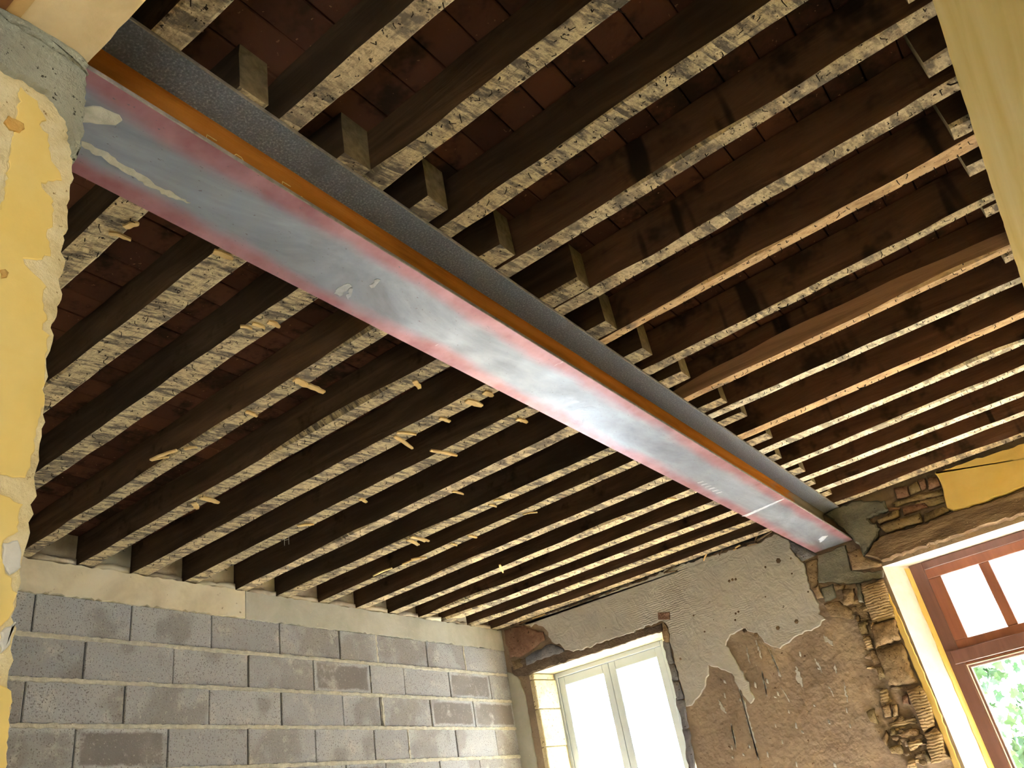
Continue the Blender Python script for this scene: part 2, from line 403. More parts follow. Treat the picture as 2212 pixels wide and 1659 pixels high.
def build(name, verts, faces, mats, parent=None, smooth=False, midx=None, origin=None):
    """one mesh object; vertices are given in world metres, the origin sits at the middle of its base"""
    vs = [Vector(v) for v in verts]
    if origin is None:
        lo = Vector((min(v.x for v in vs), min(v.y for v in vs), min(v.z for v in vs)))
        hi = Vector((max(v.x for v in vs), max(v.y for v in vs), max(v.z for v in vs)))
        origin = Vector(((lo.x + hi.x) / 2, (lo.y + hi.y) / 2, lo.z))
    me = bpy.data.meshes.new(name)
    me.from_pydata([tuple(v - origin) for v in vs], [], faces)
    bm = bmesh.new(); bm.from_mesh(me)
    bmesh.ops.recalc_face_normals(bm, faces=bm.faces)
    bm.to_mesh(me); bm.free()
    if midx:
        me.polygons.foreach_set('material_index', midx)
    if smooth:
        me.polygons.foreach_set('use_smooth', [True] * len(me.polygons))
    return link(name, me, mats, parent, origin)

BOXF = [(0, 1, 3, 2), (4, 6, 7, 5), (0, 4, 5, 1), (2, 3, 7, 6), (0, 2, 6, 4), (1, 5, 7, 3)]
def boxv(x0, x1, y0, y1, z0, z1):
    return [(x, y, z) for x in (x0, x1) for y in (y0, y1) for z in (z0, z1)]
def box(name, x0, x1, y0, y1, z0, z1, mats, parent=None, bevel=0.0):
    if bevel <= 0:
        return build(name, boxv(x0, x1, y0, y1, z0, z1), BOXF, mats, parent)
    bm = bmesh.new()
    c = Vector(((x0 + x1) / 2, (y0 + y1) / 2, z0))
    vs = [bm.verts.new(Vector(v) - c) for v in boxv(x0, x1, y0, y1, z0, z1)]
    for f in BOXF:
        bm.faces.new([vs[i] for i in f])
    bmesh.ops.recalc_face_normals(bm, faces=bm.faces)
    bmesh.ops.bevel(bm, geom=bm.edges[:], offset=bevel, segments=1, affect='EDGES')
    me = bpy.data.meshes.new(name); bm.to_mesh(me); bm.free()
    return link(name, me, mats, parent, c)

def ragged(poly, step=0.02, amp=0.35, seed=0, closed=True):
    """break each edge of a 2-D outline into short uneven steps"""
    rnd = random.Random(seed)
    out = []
    n = len(poly)
    for i in range(n if closed else n - 1):
        a = Vector(poly[i]); b = Vector(poly[(i + 1) % n])
        d = b - a
        k = max(1, int(d.length / step))
        nrm = Vector((-d.y, d.x)).normalized() if d.length > 1e-6 else Vector((0, 0))
        out.append(tuple(a))
        for j in range(1, k):
            out.append(tuple(a + d * (j / k) + nrm * rnd.uniform(-1, 1) * step * amp))
    if not closed:
        out.append(tuple(poly[-1]))
    return out

def sheet(name, poly, axis, base, thick, mats, parent=None, lip=0.003):
    """a slab with the given 2-D outline; axis 'x': outline is (y, z) at x = base; 'y': outline is (x, z) at y = base; thick is signed.
    the front rim is chamfered by lip"""
    pts = [Vector(p) for p in poly]
    c = sum(pts, Vector((0, 0))) / len(pts)
    k = len(pts)
    def at(p, d):
        return (base + d, p.x, p.y) if axis == 'x' else (p.x, base + d, p.y)
    inner = []
    for i in range(k):
        a, b, d = pts[i - 1], pts[i], pts[(i + 1) % k]
        t = (d - a)
        nn = Vector((-t.y, t.x)).normalized() if t.length > 1e-9 else Vector((0, 0))
        inner.append((b, nn))
    area = sum(pts[i - 1].x * pts[i].y - pts[i].x * pts[i - 1].y for i in range(k))
    sg = 1 if area > 0 else -1
    v = [at(p, 0.0) for p in pts] + [at(p, thick * 0.7) for p in pts] + [at(p + nn * sg * lip, thick) for p, nn in inner]
    f = [tuple(range(k))[::-1], tuple(range(2 * k, 3 * k))]
    for r in range(2):
        for i in range(k):
            j = (i + 1) % k
            f.append((r * k + i, r * k + j, (r + 1) * k + j, (r + 1) * k + i))
    return build(name, v, f, mats, parent)

def lump(name, poly, axis, base, thick, mats, parent, seed=0, round_=0.80):
    """a stone or brick: pillow-faced solid with an uneven outline"""
    rnd = random.Random(seed)
    pts = [Vector(p) for p in poly]
    c = sum(pts, Vector((0, 0))) / len(pts)
    k = len(pts)
    def at(p, d):
        return (base + d, p.x, p.y) if axis == 'x' else (p.x, base + d, p.y)
    v, f = [], []
    for s, d in ((1.0, 0.0), (1.0, 0.55), ((1 + round_) / 2 + 0.04, 0.86), (round_, 1.0)):
        for p in pts:
            q = c + (p - c) * s
            j = rnd.uniform(-0.06, 0.06) * (d > 0)
            v.append(at(q, thick * (d + j)))
    v.append(at(c, thick * rnd.uniform(1.0, 1.12)))
    for r in range(3):
        for i in range(k):
            j = (i + 1) % k
            f.append((r * k + i, r * k + j, (r + 1) * k + j, (r + 1) * k + i))
    f.append(tuple(range(k))[::-1])
    for i in range(k):
        f.append((3 * k + i, 3 * k + (i + 1) % k, 4 * k))
    return build(name, v, f, mats, parent, True)

def tube(pts, r, sides=5):
    v, f = [], []
    for i, p in enumerate(pts):
        p = Vector(p)
        a = Vector(pts[max(0, i - 1)]); b = Vector(pts[min(len(pts) - 1, i + 1)])
        t = (b - a).normalized()
        u = t.cross(Vector((0.31, 0.17, 0.93)))
        if u.length < 1e-3: u = t.cross(Vector((1, 0, 0)))
        u.normalize(); w = t.cross(u)
        rr = r[i] if isinstance(r, (list, tuple)) else r
        for k in range(sides):
            an = 2 * math.pi * k / sides
            v.append(p + (u * math.cos(an) + w * math.sin(an)) * rr)
    n = len(pts)
    for i in range(n - 1):
        for k in range(sides):
            j = (k + 1) % sides
            f.append((i * sides + k, i * sides + j, (i + 1) * sides + j, (i + 1) * sides + k))
    f.append(tuple(range(sides))[::-1]); f.append(tuple((n - 1) * sides + k for k in range(sides)))
    return v, f

def merge(parts):
    V, F = [], []
    for v, f in parts:
        b = len(V); V += list(v); F += [tuple(i + b for i in q) for q in f]
    return V, F

def cut(obj, cutters):
    """take the given convex solids (vertices, faces) out of a mesh object"""
    tmp = []
    for v, f in cutters:
        c = build('opening', v, f, None)
        md = obj.modifiers.new('opening', 'BOOLEAN'); md.object = c; md.operation = 'DIFFERENCE'; md.solver = 'EXACT'
        tmp.append(c)
    dg = bpy.context.evaluated_depsgraph_get()
    me = bpy.data.meshes.new_from_object(obj.evaluated_get(dg))
    obj.modifiers.clear(); obj.data = me
    for c in tmp:
        bpy.data.objects.remove(c)

def FW(u, v):                 # photo point on the window wall -> (x, z)
    p = on_y(u, v, YF); return (p.x, p.z)
def JB(u, v):                 # photo point on the near jamb -> (y, z)
    p = on_x(u, v, XJ); return (p.y, p.z)
def crop(ox, oy, s, pts):     # points read in an enlargement
    return [(ox + x / s, oy + y / s) for x, y in pts]

ORD = ['zeroth', 'first', 'second', 'third', 'fourth', 'fifth', 'sixth', 'seventh', 'eighth', 'ninth', 'tenth', 'eleventh',
       'twelfth', 'thirteenth', 'fourteenth', 'fifteenth', 'sixteenth', 'seventeenth']

# ------------------------------------------------------------------ room shell
floor = tag(box('floor', -4.7, 3.2, -3.4, 6.45, -0.2, 0.0, 'floor'), kind='structure')

# block wall on the left
wall_left = tag(box('wall_left', -4.75, XW - 0.030, -3.4, YF + 0.4, 0.0, 3.6, 'backing'), kind='structure')
COURSE = 0.2142
Z_TOPBLOCK = 1.5 + 0.899 * S                 # underside of the ring beam
joint0 = 1.5 + 0.778 * S                     # first bed joint
rows = [[1.968, 2.488, 3.0, 3.508, 4.02, 4.376, 4.916, 5.373],
        [2.248, 2.757, 3.264, 3.774, 4.288, 4.633, 5.143, 5.659],
        [1.973, 2.482, 2.991, 3.505, 4.015, 4.365, 4.89, 5.397],
        [2.238, 2.743, 3.257, 3.765, 4.282, 4.617, 5.138, 5.634]]
rnd = random.Random(3)
block_cache = {}
def block(y0, y1, z0, z1):
    off = rnd.uniform(-0.003, 0.003)
    key = (round(y1 - y0, 3), round(z1 - z0, 3))
    if key not in block_cache:
        o = box('block', XW - 0.2, XW, 0, key[0], 0, key[1], 'block', wall_left, 0.004)
        block_cache[key] = o.data
    else:
        o = link('block', block_cache[key], None, wall_left, (0, 0, 0))
    o.location = Vector((XW - 0.1 + off, (y0 + y1) / 2, z0)) - world_loc(wall_left)
    return o
for ci in range(14):
    ztop = Z_TOPBLOCK - 0.003 if ci == 0 else joint0 - COURSE * (ci - 1) - 0.008
    zbot = max(0.002, joint0 - COURSE * ci + 0.008)
    if ztop - zbot < 0.03:
        continue
    cuts = rows[ci % 4] if ci < 4 else [y + rnd.uniform(-0.01, 0.01) for y in rows[ci % 4]]
    first = cuts[0]
    cuts = [first - 0.51 * k for k in (3, 2, 1)] + cuts + [YF]
    for a, b in zip(cuts[:-1], cuts[1:]):
        if b - a > 0.03:
            block(a + 0.003, b - 0.003, zbot, ztop)
    if ci < 13:
        zc = joint0 - COURSE * ci
        prof_lo, prof_hi = [], []
        y = cuts[0]
        while y < YF:
            prof_lo.append((y, zc - 0.012 + rnd.uniform(-0.004, 0.003)))
            prof_hi.append((y, zc + 0.012 + rnd.uniform(-0.003, 0.004)))
            y += 0.022 if ci < 5 else 0.12
        sheet('mortar_joint', prof_lo + prof_hi[::-1], 'x', XW - 0.028, 0.034, 'mortar', wall_left)
for y, z0, z1 in ((4.376, joint0 + 0.01, Z_TOPBLOCK), (4.30, joint0 - COURSE + 0.01, joint0 - 0.01), (4.39, joint0 - 2 * COURSE + 0.01, joint0 - COURSE - 0.01),
                  (5.373, joint0 + 0.01, Z_TOPBLOCK), (4.617, joint0 - 3 * COURSE + 0.01, joint0 - 2 * COURSE - 0.01)):
    sheet('mortar_joint', ragged([(y - 0.010, z0), (y + 0.010, z0), (y + 0.010, z1), (y - 0.010, z1)], 0.02, 0.3, int(y * 50)), 'x', XW - 0.028, 0.030, 'mortar', wall_left)
YS = 1.85 * S
band_lo = lambda a, b, s: ragged([(a, Z_TOPBLOCK - 0.004), (b, Z_TOPBLOCK - 0.004)], 0.02, 0.35, s, False)
sheet('plaster_band', band_lo(0.6, YS - 0.004, 5) + ragged([(YS - 0.004, ZJ - 0.004), (0.6, ZJ - 0.006)], 0.03, 0.2, 6, False), 'x', XW - 0.15, 0.163, 'cream', wall_left)
sheet('concrete_band', band_lo(YS + 0.002, YF, 7) + ragged([(YF, ZJ - 0.004), (YS + 0.002, ZJ - 0.004)], 0.03, 0.15, 8, False), 'x', XW - 0.15, 0.156, 'concrete', wall_left)

# window wall: one slab with two splayed openings
W1 = dict(x0=-3.99, x1=-2.73, bx0=-3.945, bx1=-2.865, z0=0.85, z1=2.816)
W2 = dict(x0=-1.033, x1=0.30, bx0=-0.915, bx1=0.215, z0=-0.02, z1=2.772)
wall_far = tag(box('wall_far', -4.75, 0.62, YF, 6.46, -0.05, 3.6, ['earth', 'reveal', 'stone_pale']), kind='structure')
def opening(w, yb):
    pl = [(w['x0'], YF - 0.1), (w['x1'], YF - 0.1), (w['x1'], YF), (w['bx1'], yb), (w['bx1'], 6.6), (w['bx0'], 6.6), (w['bx0'], yb), (w['x0'], YF)]
    k = len(pl)
    v = [(x, y, w['z0']) for x, y in pl] + [(x, y, w['z1']) for x, y in pl]
    f = [tuple(range(k)), tuple(range(k, 2 * k))] + [(i, (i + 1) % k, k + (i + 1) % k, k + i) for i in range(k)]
    return v, f
cut(wall_far, [opening(W1, 6.20), opening(W2, 6.17)])
for p in wall_far.data.polygons:                       # limewash inside the openings
    c = p.center + wall_far.location
    inside = (W1['x0'] - 0.02 < c.x < W1['x1'] + 0.02 or W2['x0'] - 0.02 < c.x < W2['x1'] + 0.02) and YF + 0.01 < c.y < 6.45 and c.z < 2.9 and abs(p.normal.y) < 0.9
    p.material_index = (2 if c.x < -2 else 1) if inside else 0

# right partition
wall_right = tag(sheet('wall_right', [(0.34, -0.02), (YF, -0.02)] + ragged([(YF, ZJ - 0.012), (0.34, ZJ - 0.012)], 0.05, 0.12, 4, False), 'x', XR + 0.22, -0.22, 'yellow_wall', None, 0.002), kind='structure')

# near wall with the opening the photograph is taken through
wall_near = tag(box('wall_near', -4.75, 3.2, 0.06, YN - 0.012, -0.05, 3.6, 'roomwall'), kind='structure')
cut(wall_near, [(boxv(XJ - 0.012, XR, -0.1, 0.7, -0.1, 3.7), BOXF), (boxv(BX0 - 0.01, BX1 + 0.1, 0.30, 0.7, ZB - 0.001, 3.7), BOXF)])

# the room behind the camera
wall_back = tag(box('wall_back', -4.75, 3.2, -3.4, -3.2, -0.05, 3.6, 'roomwall'), kind='structure')
wall_side = tag(box('wall_side', 3.2, 3.4, -3.4, 0.5, -0.05, 3.6, 'roomwall'), kind='structure')
cut(wall_side, [(boxv(3.0, 3.6, -2.15, -0.65, 1.0, 2.4), BOXF)])  # added opening, lets daylight onto the near jamb

# ------------------------------------------------------------------ ceiling with terracotta tiles
ceiling = tag(box('ceiling', -4.75, 3.3, -3.4, 6.46, ZT + 0.034, ZT + 0.18, 'slab'), kind='structure')

# joists: number -> (y near at inner end, y far at inner end, y near at outer end, y far at outer end) in survey units
LJ = {1: (.492, .542, .498, .544), 2: (.681, .740, .668, .722), 3: (.850, .904, .842, .891), 4: (1.046, 1.096, 1.056, 1.096),
      5: (1.256, 1.307, 1.236, 1.286), 6: (1.435, 1.492, 1.414, 1.472), 7: (1.613, 1.666, 1.604, 1.657), 8: (1.800, 1.858, 1.815, 1.864),
      9: (2.036, 2.084, 1.996, 2.058), 10: (2.174, 2.224, 2.204, 2.248), 11: (2.392, 2.452, 2.404, 2.452), 12: (2.582, 2.644, 2.594, 2.644),
      13: (2.784, 2.852, 2.782, 2.826), 14: (2.960, 3.018, 2.938, 3.008), 15: (3.144, 3.204, 3.132, 3.184), 16: (3.331, 3.384, 3.312, 3.372)}
RJ = {1: (.361, .404, .360, .403), 2: (.571, .606, .552, .598), 3: (.747, .790, .734, .772), 4: (.928, .968, .921, .965), 5: (1.102, 1.144, 1.106, 1.142),
      6: (1.306, 1.348, 1.296, 1.335), 7: (1.498, 1.526, 1.478, 1.520), 8: (1.706, 1.750, 1.700, 1.729), 9: (1.945, 1.979, 1.938, 1.972),
      10: (2.102, 2.143, 2.116, 2.151), 11: (2.321, 2.371, 2.310, 2.352), 12: (2.503, 2.558, 2.496, 2.532), 13: (2.705, 2.754, 2.682, 2.720),
      14: (2.900, 2.948, 2.896, 2.942), 15: (3.076, 3.128, 3.080, 3.132), 16: (3.316, 3.366, 3.306, 3.358)}
STUB_END = {1: -.649, 2: -.638, 3: -.612, 4: -.605, 5: -.562, 6: -.603, 7: -.603, 8: -.591, 9: -.583, 10: -.579, 11: -.586, 12: -.627, 13: -.615, 14: -.632, 15: -.628, 16: -.70}

def timber(name, x0, x1, ends, seed, under, side='side', depth=0.168, bow=0.006, rough=0.0025, nseg=30, zdrop=0.0, raw=False):
    """a sawn joist running along x; ends = near/far edge (metres) at x1 (inner) and x0 (outer)"""
    rnd = random.Random(seed)
    n1, f1, n0, f0 = ends
    sec = 10
    V, F, MI = [], [], []
    off = rnd.uniform(0, 100)
    for i in range(nseg + 1):
        t = i / nseg
        x = x0 + (x1 - x0) * t
        yn = n0 + (n1 - n0) * t; yf = f0 + (f1 - f0) * t
        sway = bow * math.sin(t * math.pi * rnd.uniform(0.98, 1.02)) * math.cos(off)
        def nz(k):
            return mnoise.noise(Vector((x * 5.0, k * 3.3 + off, 0.0))) * rough * 2.4 + rnd.uniform(-1, 1) * rough * 0.35
        zb = ZJ + zdrop + abs(mnoise.noise(Vector((x * 1.2, off, 4)))) * 0.004
        wane = max(0.0, mnoise.noise(Vector((x * 1.1, off, 9))) - 0.18) * 0.05
        yn += sway; yf += sway
        w = yf - yn
        ring = [(yn + nz(0), zb + nz(1) * 0.5 + wane), (yn + 0.006 + wane * 0.5 + nz(0) * .6, zb + nz(2) * 0.4), (yn + w * 0.5, zb + nz(3) * 0.5), (yf - 0.006 + nz(4) * .6, zb + nz(5) * 0.4),
                (yf + nz(4), zb + 0.005), (yf + nz(6), zb + depth * 0.4), (yf + nz(7), ZT - 0.003), (yn + nz(8), ZT - 0.003),
                (yn + nz(9), zb + depth * 0.72), (yn + nz(10) - (0.006 if raw else 0), zb + depth * (0.22 if not raw else 0.2 + 0.3 * math.sin(t * math.pi) ** 0.7 + 0.06 * mnoise.noise(Vector((x * 4, 1, off)))))]
        V += [(x, y, z) for y, z in ring]
    for i in range(nseg):
        for k in range(sec):
            j = (k + 1) % sec
            F.append((i * sec + k, i * sec + j, (i + 1) * sec + j, (i + 1) * sec + k))
            MI.append(0 if k < 4 else 3 if raw and k == 9 else 1)
    F.append(tuple(range(sec))[::-1]); MI.append(2)
    F.append(tuple(nseg * sec + k for k in range(sec))); MI.append(2)
    return build(name, V, F, [under, side, 'endgrain'] + (['side_raw'] if raw else []), None, False, MI)

def add_nails(j, x0, x1, ends, seed, every):
    rnd = random.Random(seed)
    n1, f1, n0, f0 = ends
    parts = []
    x = x0 + 0.1
    while x < x1 - 0.05:
        x += every * rnd.uniform(0.5, 1.5)
        t = (x - x0) / (x1 - x0)
        yn = n0 + (n1 - n0) * t; yf = f0 + (f1 - f0) * t
        y = yn + (yf - yn) * rnd.choice((rnd.uniform(.12, .3), rnd.uniform(.6, .9)))
        a = rnd.uniform(0, 6.28); l = rnd.uniform(0.008, 0.02)
        d = Vector((math.cos(a) * l, math.sin(a) * l, 0))
        p = Vector((x, y, ZJ + 0.004))
        q = p + Vector((0, 0, -rnd.uniform(0.008, 0.016)))
        parts.append(tube([p, q, q + d + Vector((0, 0, -0.003))], [0.0016, 0.0016, 0.0012], 4))
    if parts:
        V, F = merge(parts)
        tag(build('nails', V, F, 'nail', j), 'bent rusty lath nails left in the underside', kind='stuff')

def add_splinter(j, u, v, length, width, ang, seed, droop=0.015):
    """a torn stub of lath still nailed to the underside"""
    rnd = random.Random(seed)
    p = on_z(u, v, ZJ - 0.006)
    d = Vector((math.cos(ang), math.sin(ang), 0)); s = Vector((-d.y, d.x, 0))
    k = 7
    V, F = [], []
    for i in range(k):
        t = i / (k - 1)
        c = p + d * (t - 0.35) * length + Vector((0, 0, 0.003 - droop * max(0, t - 0.35) ** 1.4))
        w = width * (1.0 if t < 0.7 else 1.0 - (t - 0.7) * rnd.uniform(0.6, 2.2)) * (0.8 if i == 0 else 1)
        jit = rnd.uniform(-0.1, 0.1) * width
        for sy, sz in ((-1, 0), (1, 0), (1, 1), (-1, 1)):
            V.append(c + s * (sy * w / 2 + jit) + Vector((0, 0, -0.0035 if sz == 0 else 0.0035)))
    for i in range(k - 1):
        for a in range(4):
            b = (a + 1) % 4
            F.append((i * 4 + a, i * 4 + b, (i + 1) * 4 + b, (i + 1) * 4 + a))
    F += [(0, 1, 2, 3), tuple((k - 1) * 4 + a for a in range(4))]
    build('lath_splinter', V, F, 'splinter', j)

left_joists, right_joists = {}, {}
side_words = {'under_a': 'striped with pale lath marks', 'under_b': 'dusty and pale', 'under_c': 'bare and smooth'}
for k, e in LJ.items():
    e = tuple(a * S for a in e)
    x1 = STUB_END[k] * S
    und = 'under_b' if k in (8, 11, 12, 14) else 'under_a'
    if k == 16: und = 'under_b'
    j = timber('ceiling_joist', XW - 0.06, x1, e, 10 + k, und, nseg=40)
    back = 17 - k
    lab = ('old timber joist between block wall and steel beam, ' + ('hard against the window wall' if back == 1 else ORD[back] + ' from the window wall'))
    tag(j, lab, 'joist', 'joists between the block wall and the steel beam')
    add_nails(j, XW, BX0, e, 40 + k, 0.055)
    left_joists[k] = j
for k, e in RJ.items():
    e = tuple(a * S for a in e)
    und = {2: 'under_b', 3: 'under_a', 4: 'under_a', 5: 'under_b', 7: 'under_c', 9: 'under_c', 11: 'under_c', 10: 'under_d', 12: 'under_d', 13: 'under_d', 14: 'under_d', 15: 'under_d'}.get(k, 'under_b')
    # inner end lies on the beam, outer end runs over the partition
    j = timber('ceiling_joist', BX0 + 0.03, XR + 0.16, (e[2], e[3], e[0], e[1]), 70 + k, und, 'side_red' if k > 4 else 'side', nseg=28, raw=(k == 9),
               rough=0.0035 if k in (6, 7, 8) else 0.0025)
    back = 17 - k
    lab = ('old timber joist between steel beam and yellow partition, ' + ('hard against the window wall' if back == 1 else ORD[back] + ' from the window wall'))
    tag(j, lab, 'joist', 'joists between the steel beam and the yellow partition')
    add_nails(j, BX1, XR, (e[2], e[3], e[0], e[1]), 90 + k, 0.05)
    right_joists[k] = j

# joist ends of the next room, poking over the yellow partition
RS = [(1.040, 1.087, .157), (1.224, 1.268, .149), (1.418, 1.465, .153), (1.562, 1.606, .157), (1.742, 1.784, .161), (1.975, 2.018, .167)]
for i, (a, b, xe) in enumerate(RS):
    j = timber('joist_end', xe * S, XR + 0.16, (a * S, b * S, a * S, b * S), 120 + i, 'under_b', nseg=6, rough=0.002)
    tag(j, 'short joist end poking over the yellow partition top, ' + ORD[i + 1] + ' from the photo top', 'joist end', 'joist ends over the yellow partition')
# added dark blanks for unlit space over the partition, masonry between block wall joists
segs = sorted([(min(e[0], e[2]) * S, max(e[1], e[3]) * S) for e in RJ.values()] + [(a * S, b * S) for a, b, _ in RS])
y = YN
for a, b in segs + [(YF, YF)]:
    if a - y > 0.02:
        box('infill', XR + 0.10, XR + 0.2, y + 0.004, a - 0.004, ZJ - 0.011, ZT + 0.03, 'backing', wall_right)  # dark box stands in for the unlit next room
    y = max(y, b)
prev = 0.6
for k, e in LJ.items():
    a = min(e[0], e[2]) * S if False else e[2] * S
    if a - prev > 0.03:
        rr = random.Random(k)
        p = ragged([(prev + 0.004, ZJ - 0.003), (a - 0.004, ZJ - 0.003), (a - 0.004, ZT), (prev + 0.004, ZT)], 0.05, 0.1, k)
        sheet('infill', [(prev + 0.004, ZJ - 0.003), (a - 0.004, ZJ - 0.003), (a - 0.004, ZT), (prev + 0.004, ZT)], 'x', XW - 0.2, 0.185 + rr.uniform(-0.008, 0.008), 'cream' if k in (8, 9) else 'concrete' if k % 3 == 0 else 'infill_plaster', wall_left, 0.004)
        lump('bedding', ragged([(prev + 0.004, ZJ - 0.006), (a - 0.004, ZJ - 0.006), (a - 0.004, ZJ + rr.uniform(0.018, 0.035)), (prev + 0.004, ZJ + rr.uniform(0.018, 0.04))], 0.05, 0.2, k), 'x', XW - 0.06, 0.062 + rr.uniform(-0.006, 0.006), 'infill_plaster' if k % 2 else 'cream', wall_left, k, 0.9)
    prev = e[3] * S

# torn lath stubs
SPL = [(1, 280, 488, .05, .018, 0.3, 1), (1, 252, 508, .06, .014, 1.2, 2), (2, 476, 549, .06, .022, 1.3, 3), (3, 528, 707, .04, .012, 0.9, 4), (3, 555, 702, .045, .016, 1.3, 5),
       (3, 588, 699, .045, .02, 1.4, 6), (4, 645, 825, .06, .03, 1.5, 7), (4, 668, 835, .11, .026, 1.45, 8), (4, 540, 893, .05, .018, 1.4, 9), (4, 362, 980, .13, .016, 3.5, 10), (4, 352, 990, .07, .008, 3.9, 11),
       (4, 408, 969, .06, .014, 0.4, 12), (5, 899, 828, .055, .022, 1.9, 13), (5, 447, 1079, .10, .03, 1.5, 14), (5, 421, 1091, .055, .026, 2.1, 15), (6, 1019, 870, .085, .034, 1.35, 16),
       (6, 957, 906, .055, .02, 1.3, 17), (6, 866, 952, .15, .018, 1.75, 18), (6, 872, 936, .09, .018, 1.0, 19), (6, 1052, 850, .05, .03, 1.3, 20), (7, 950, 977, .15, .020, 1.25, 21), (7, 1124, 908, .06, .022, 1.2, 22), (7, 782, 1080, .05, .02, 1.6, 23),
       (8, 986, 1064, .07, .014, 1.3, 24), (9, 655, 1135, .09, .02, 0.6, 25), (9, 889, 1170, .11, .026, 1.7, 26), (9, 899, 1163, .12, .024, 1.55, 27), (9, 910, 1165, .09, .02, 1.4, 28), (9, 1075, 1081, .06, .016, 0.5, 29), (9, 1062, 1092, .05, .016, 1.2, 30),
       (10, 832, 1233, .15, .018, 3.3, 31), (10, 893, 1211, .12, .01, 3.5, 32), (10, 900, 1207, .10, .012, 0.5, 33), (10, 1018, 1159, .06, .02, 1.2, 34), (10, 978, 1176, .05, .02, 1.3, 35), (12, 1082, 1226, .16, .016, 2.1, 36), (13, 1448, 1078, .06, .02, 0.8, 37), (11, 1140, 1110, .09, .01, 0.4, 38)]
for k, u, v, l, w, a, s in SPL:
    add_splinter(left_joists[k], u, v, l, w, a, s)
# wire staples hanging from two joists
for k, u, v in ((7, 614, 1160), (8, 622, 1222)):
    p = on_z(u, v, ZJ + 0.002)
    q = p + Vector((0, 0.0, -0.05))
    V, F = merge([tube([p, q], 0.0015, 4), tube([p + Vector((0.025, 0.01, 0)), q + Vector((0.025, 0.01, 0.0))], 0.0015, 4), tube([p + Vector((0, 0, -0.02)), p + Vector((0.025, 0.01, -0.02))], 0.0015, 4)]) if k == 7 else tube([p, q + Vector((0, 0, 0.02))], 0.0018, 4)
    build('wire_staple', V, F, 'wire', left_joists[k])

for k, u, v in ((8, 1691, 660), (11, 1860, 834), (6, 2060, 175)):
    p = on_z(u, v, ZJ + 0.001)
    pts = [p + Vector((-0.02, -0.004, 0.002)), p + Vector((-0.012, -0.006, -0.012)), p + Vector((0.014, 0.002, -0.012)), p + Vector((0.022, 0.006, 0.002))]
    v_, f_ = tube(pts, 0.0028, 5)
    build('iron_staple', v_, f_, 'nail', right_joists[k])
# tiles: every one of a bay spans joist to joist
tiles = []
PITCH = 0.1163
def bays(J, x0, x1):
    ks = sorted(J)
    cen = lambda e, t: ((e[2] + e[3]) / 2 * (1 - t) + (e[0] + e[1]) / 2 * t) * S
    i0 = math.floor((x0 + 0.924) / PITCH)
    for a, b in zip(ks[:-1], ks[1:]):
        i = i0
        while -0.924 + i * PITCH < x1:
            xa = -0.924 + i * PITCH; xb = xa + PITCH
            if xb > x0:
                t = min(1, max(0, ((xa + xb) / 2 - x0) / (x1 - x0)))
                if J is RJ: t = 1 - t
                tiles.append((xa, xb, cen(J[a], t), cen(J[b], t), J[a][1] * S))
            i += 1
LJX = dict(LJ); LJX[0] = (.30, .35, .30, .35)
bays(LJX, XW - 0.05, BX0 + 0.14)
bays(RJ, BX0 + 0.14, XR + 0.12)
rnd = random.Random(8)
def score(t):
    xa, xb, ya, yb, yf = t
    # visible depth of the tile row between the two joists, weighed by nearness
    vis = (yb - 0.04) - yf * ((ZT - 1.5) / (ZJ - 1.5))
    d = math.hypot((xa + xb) / 2, (ya + yb) / 2)
    if (xa + xb) / 2 < XJ and (ya + yb) / 2 < -(xa + xb) / 2 * 0.44: vis = -1
    return -vis / d
tiles.sort(key=score)
tile_me = {}
rest = []
for i, (xa, xb, ya, yb, yf) in enumerate(tiles):
    g = 0.0022
    dz = rnd.uniform(0, 0.005)
    if i < 300:
        key = round(yb - ya, 2)
        if key not in tile_me:
            o = box('tile', 0, PITCH - 2 * g, 0, key, 0, 0.028, 'tile', ceiling, 0.003)
            tile_me[key] = o.data
        else:
            o = link('tile', tile_me[key], None, ceiling, (0, 0, 0))
        o.location = Vector(((xa + xb) / 2, (ya + yb) / 2, ZT + dz)) - world_loc(ceiling)
        o.rotation_euler = (rnd.uniform(-.006, .006), rnd.uniform(-.01, .01), rnd.uniform(-.006, .006))
    else:
        rest.append((boxv(xa + g, xb - g, ya + 0.002, yb - 0.002, ZT + dz, ZT + dz + 0.028), BOXF))
V, F = merge(rest)
tag(build('far_tiles', V, F, 'tile', ceiling), kind='stuff')

# ------------------------------------------------------------------ steel beam
beam = bpy.data.objects.new('steel_beam', None)
COL.objects.link(beam)
beam.location = ((BX0 + BX1) / 2, 3.2, ZB)
tag(beam, 'long wide-flange steel beam carrying the joists, rusty web and pinkish grey underside', 'beam')
BY0, BY1 = 0.31, 6.06
XC = (BX0 + BX1) / 2
tf = 0.013
def extr(name, prof, y0, y1, mats, parent, midx=None, nseg=1):
    k = len(prof)
    V = [(x, y0 + (y1 - y0) * i / nseg, z) for i in range(nseg + 1) for x, z in prof]
    F, MI = [], []
    for i in range(nseg):
        for a in range(k):
            b = (a + 1) % k
            F.append((i * k + a, i * k + b, (i + 1) * k + b, (i + 1) * k + a)); MI.append(midx[a] if midx else 0)
    F += [tuple(range(k)), tuple(nseg * k + a for a in range(k))]; MI += [0, 0]
    return build(name, V, F, mats, parent, False, MI)
e = 0.0022
extr('bottom_flange', [(BX0 + e, ZB), (BX1 - e, ZB), (BX1, ZB + e), (BX1, ZB + tf - e), (BX1 - e, ZB + tf), (BX0 + e, ZB + tf), (BX0, ZB + tf - e), (BX0, ZB + e)],
     BY0, BY1, ['steel_under', 'steel_edge', 'rust'], beam, [0, 1, 1, 1, 2, 1, 1, 1])
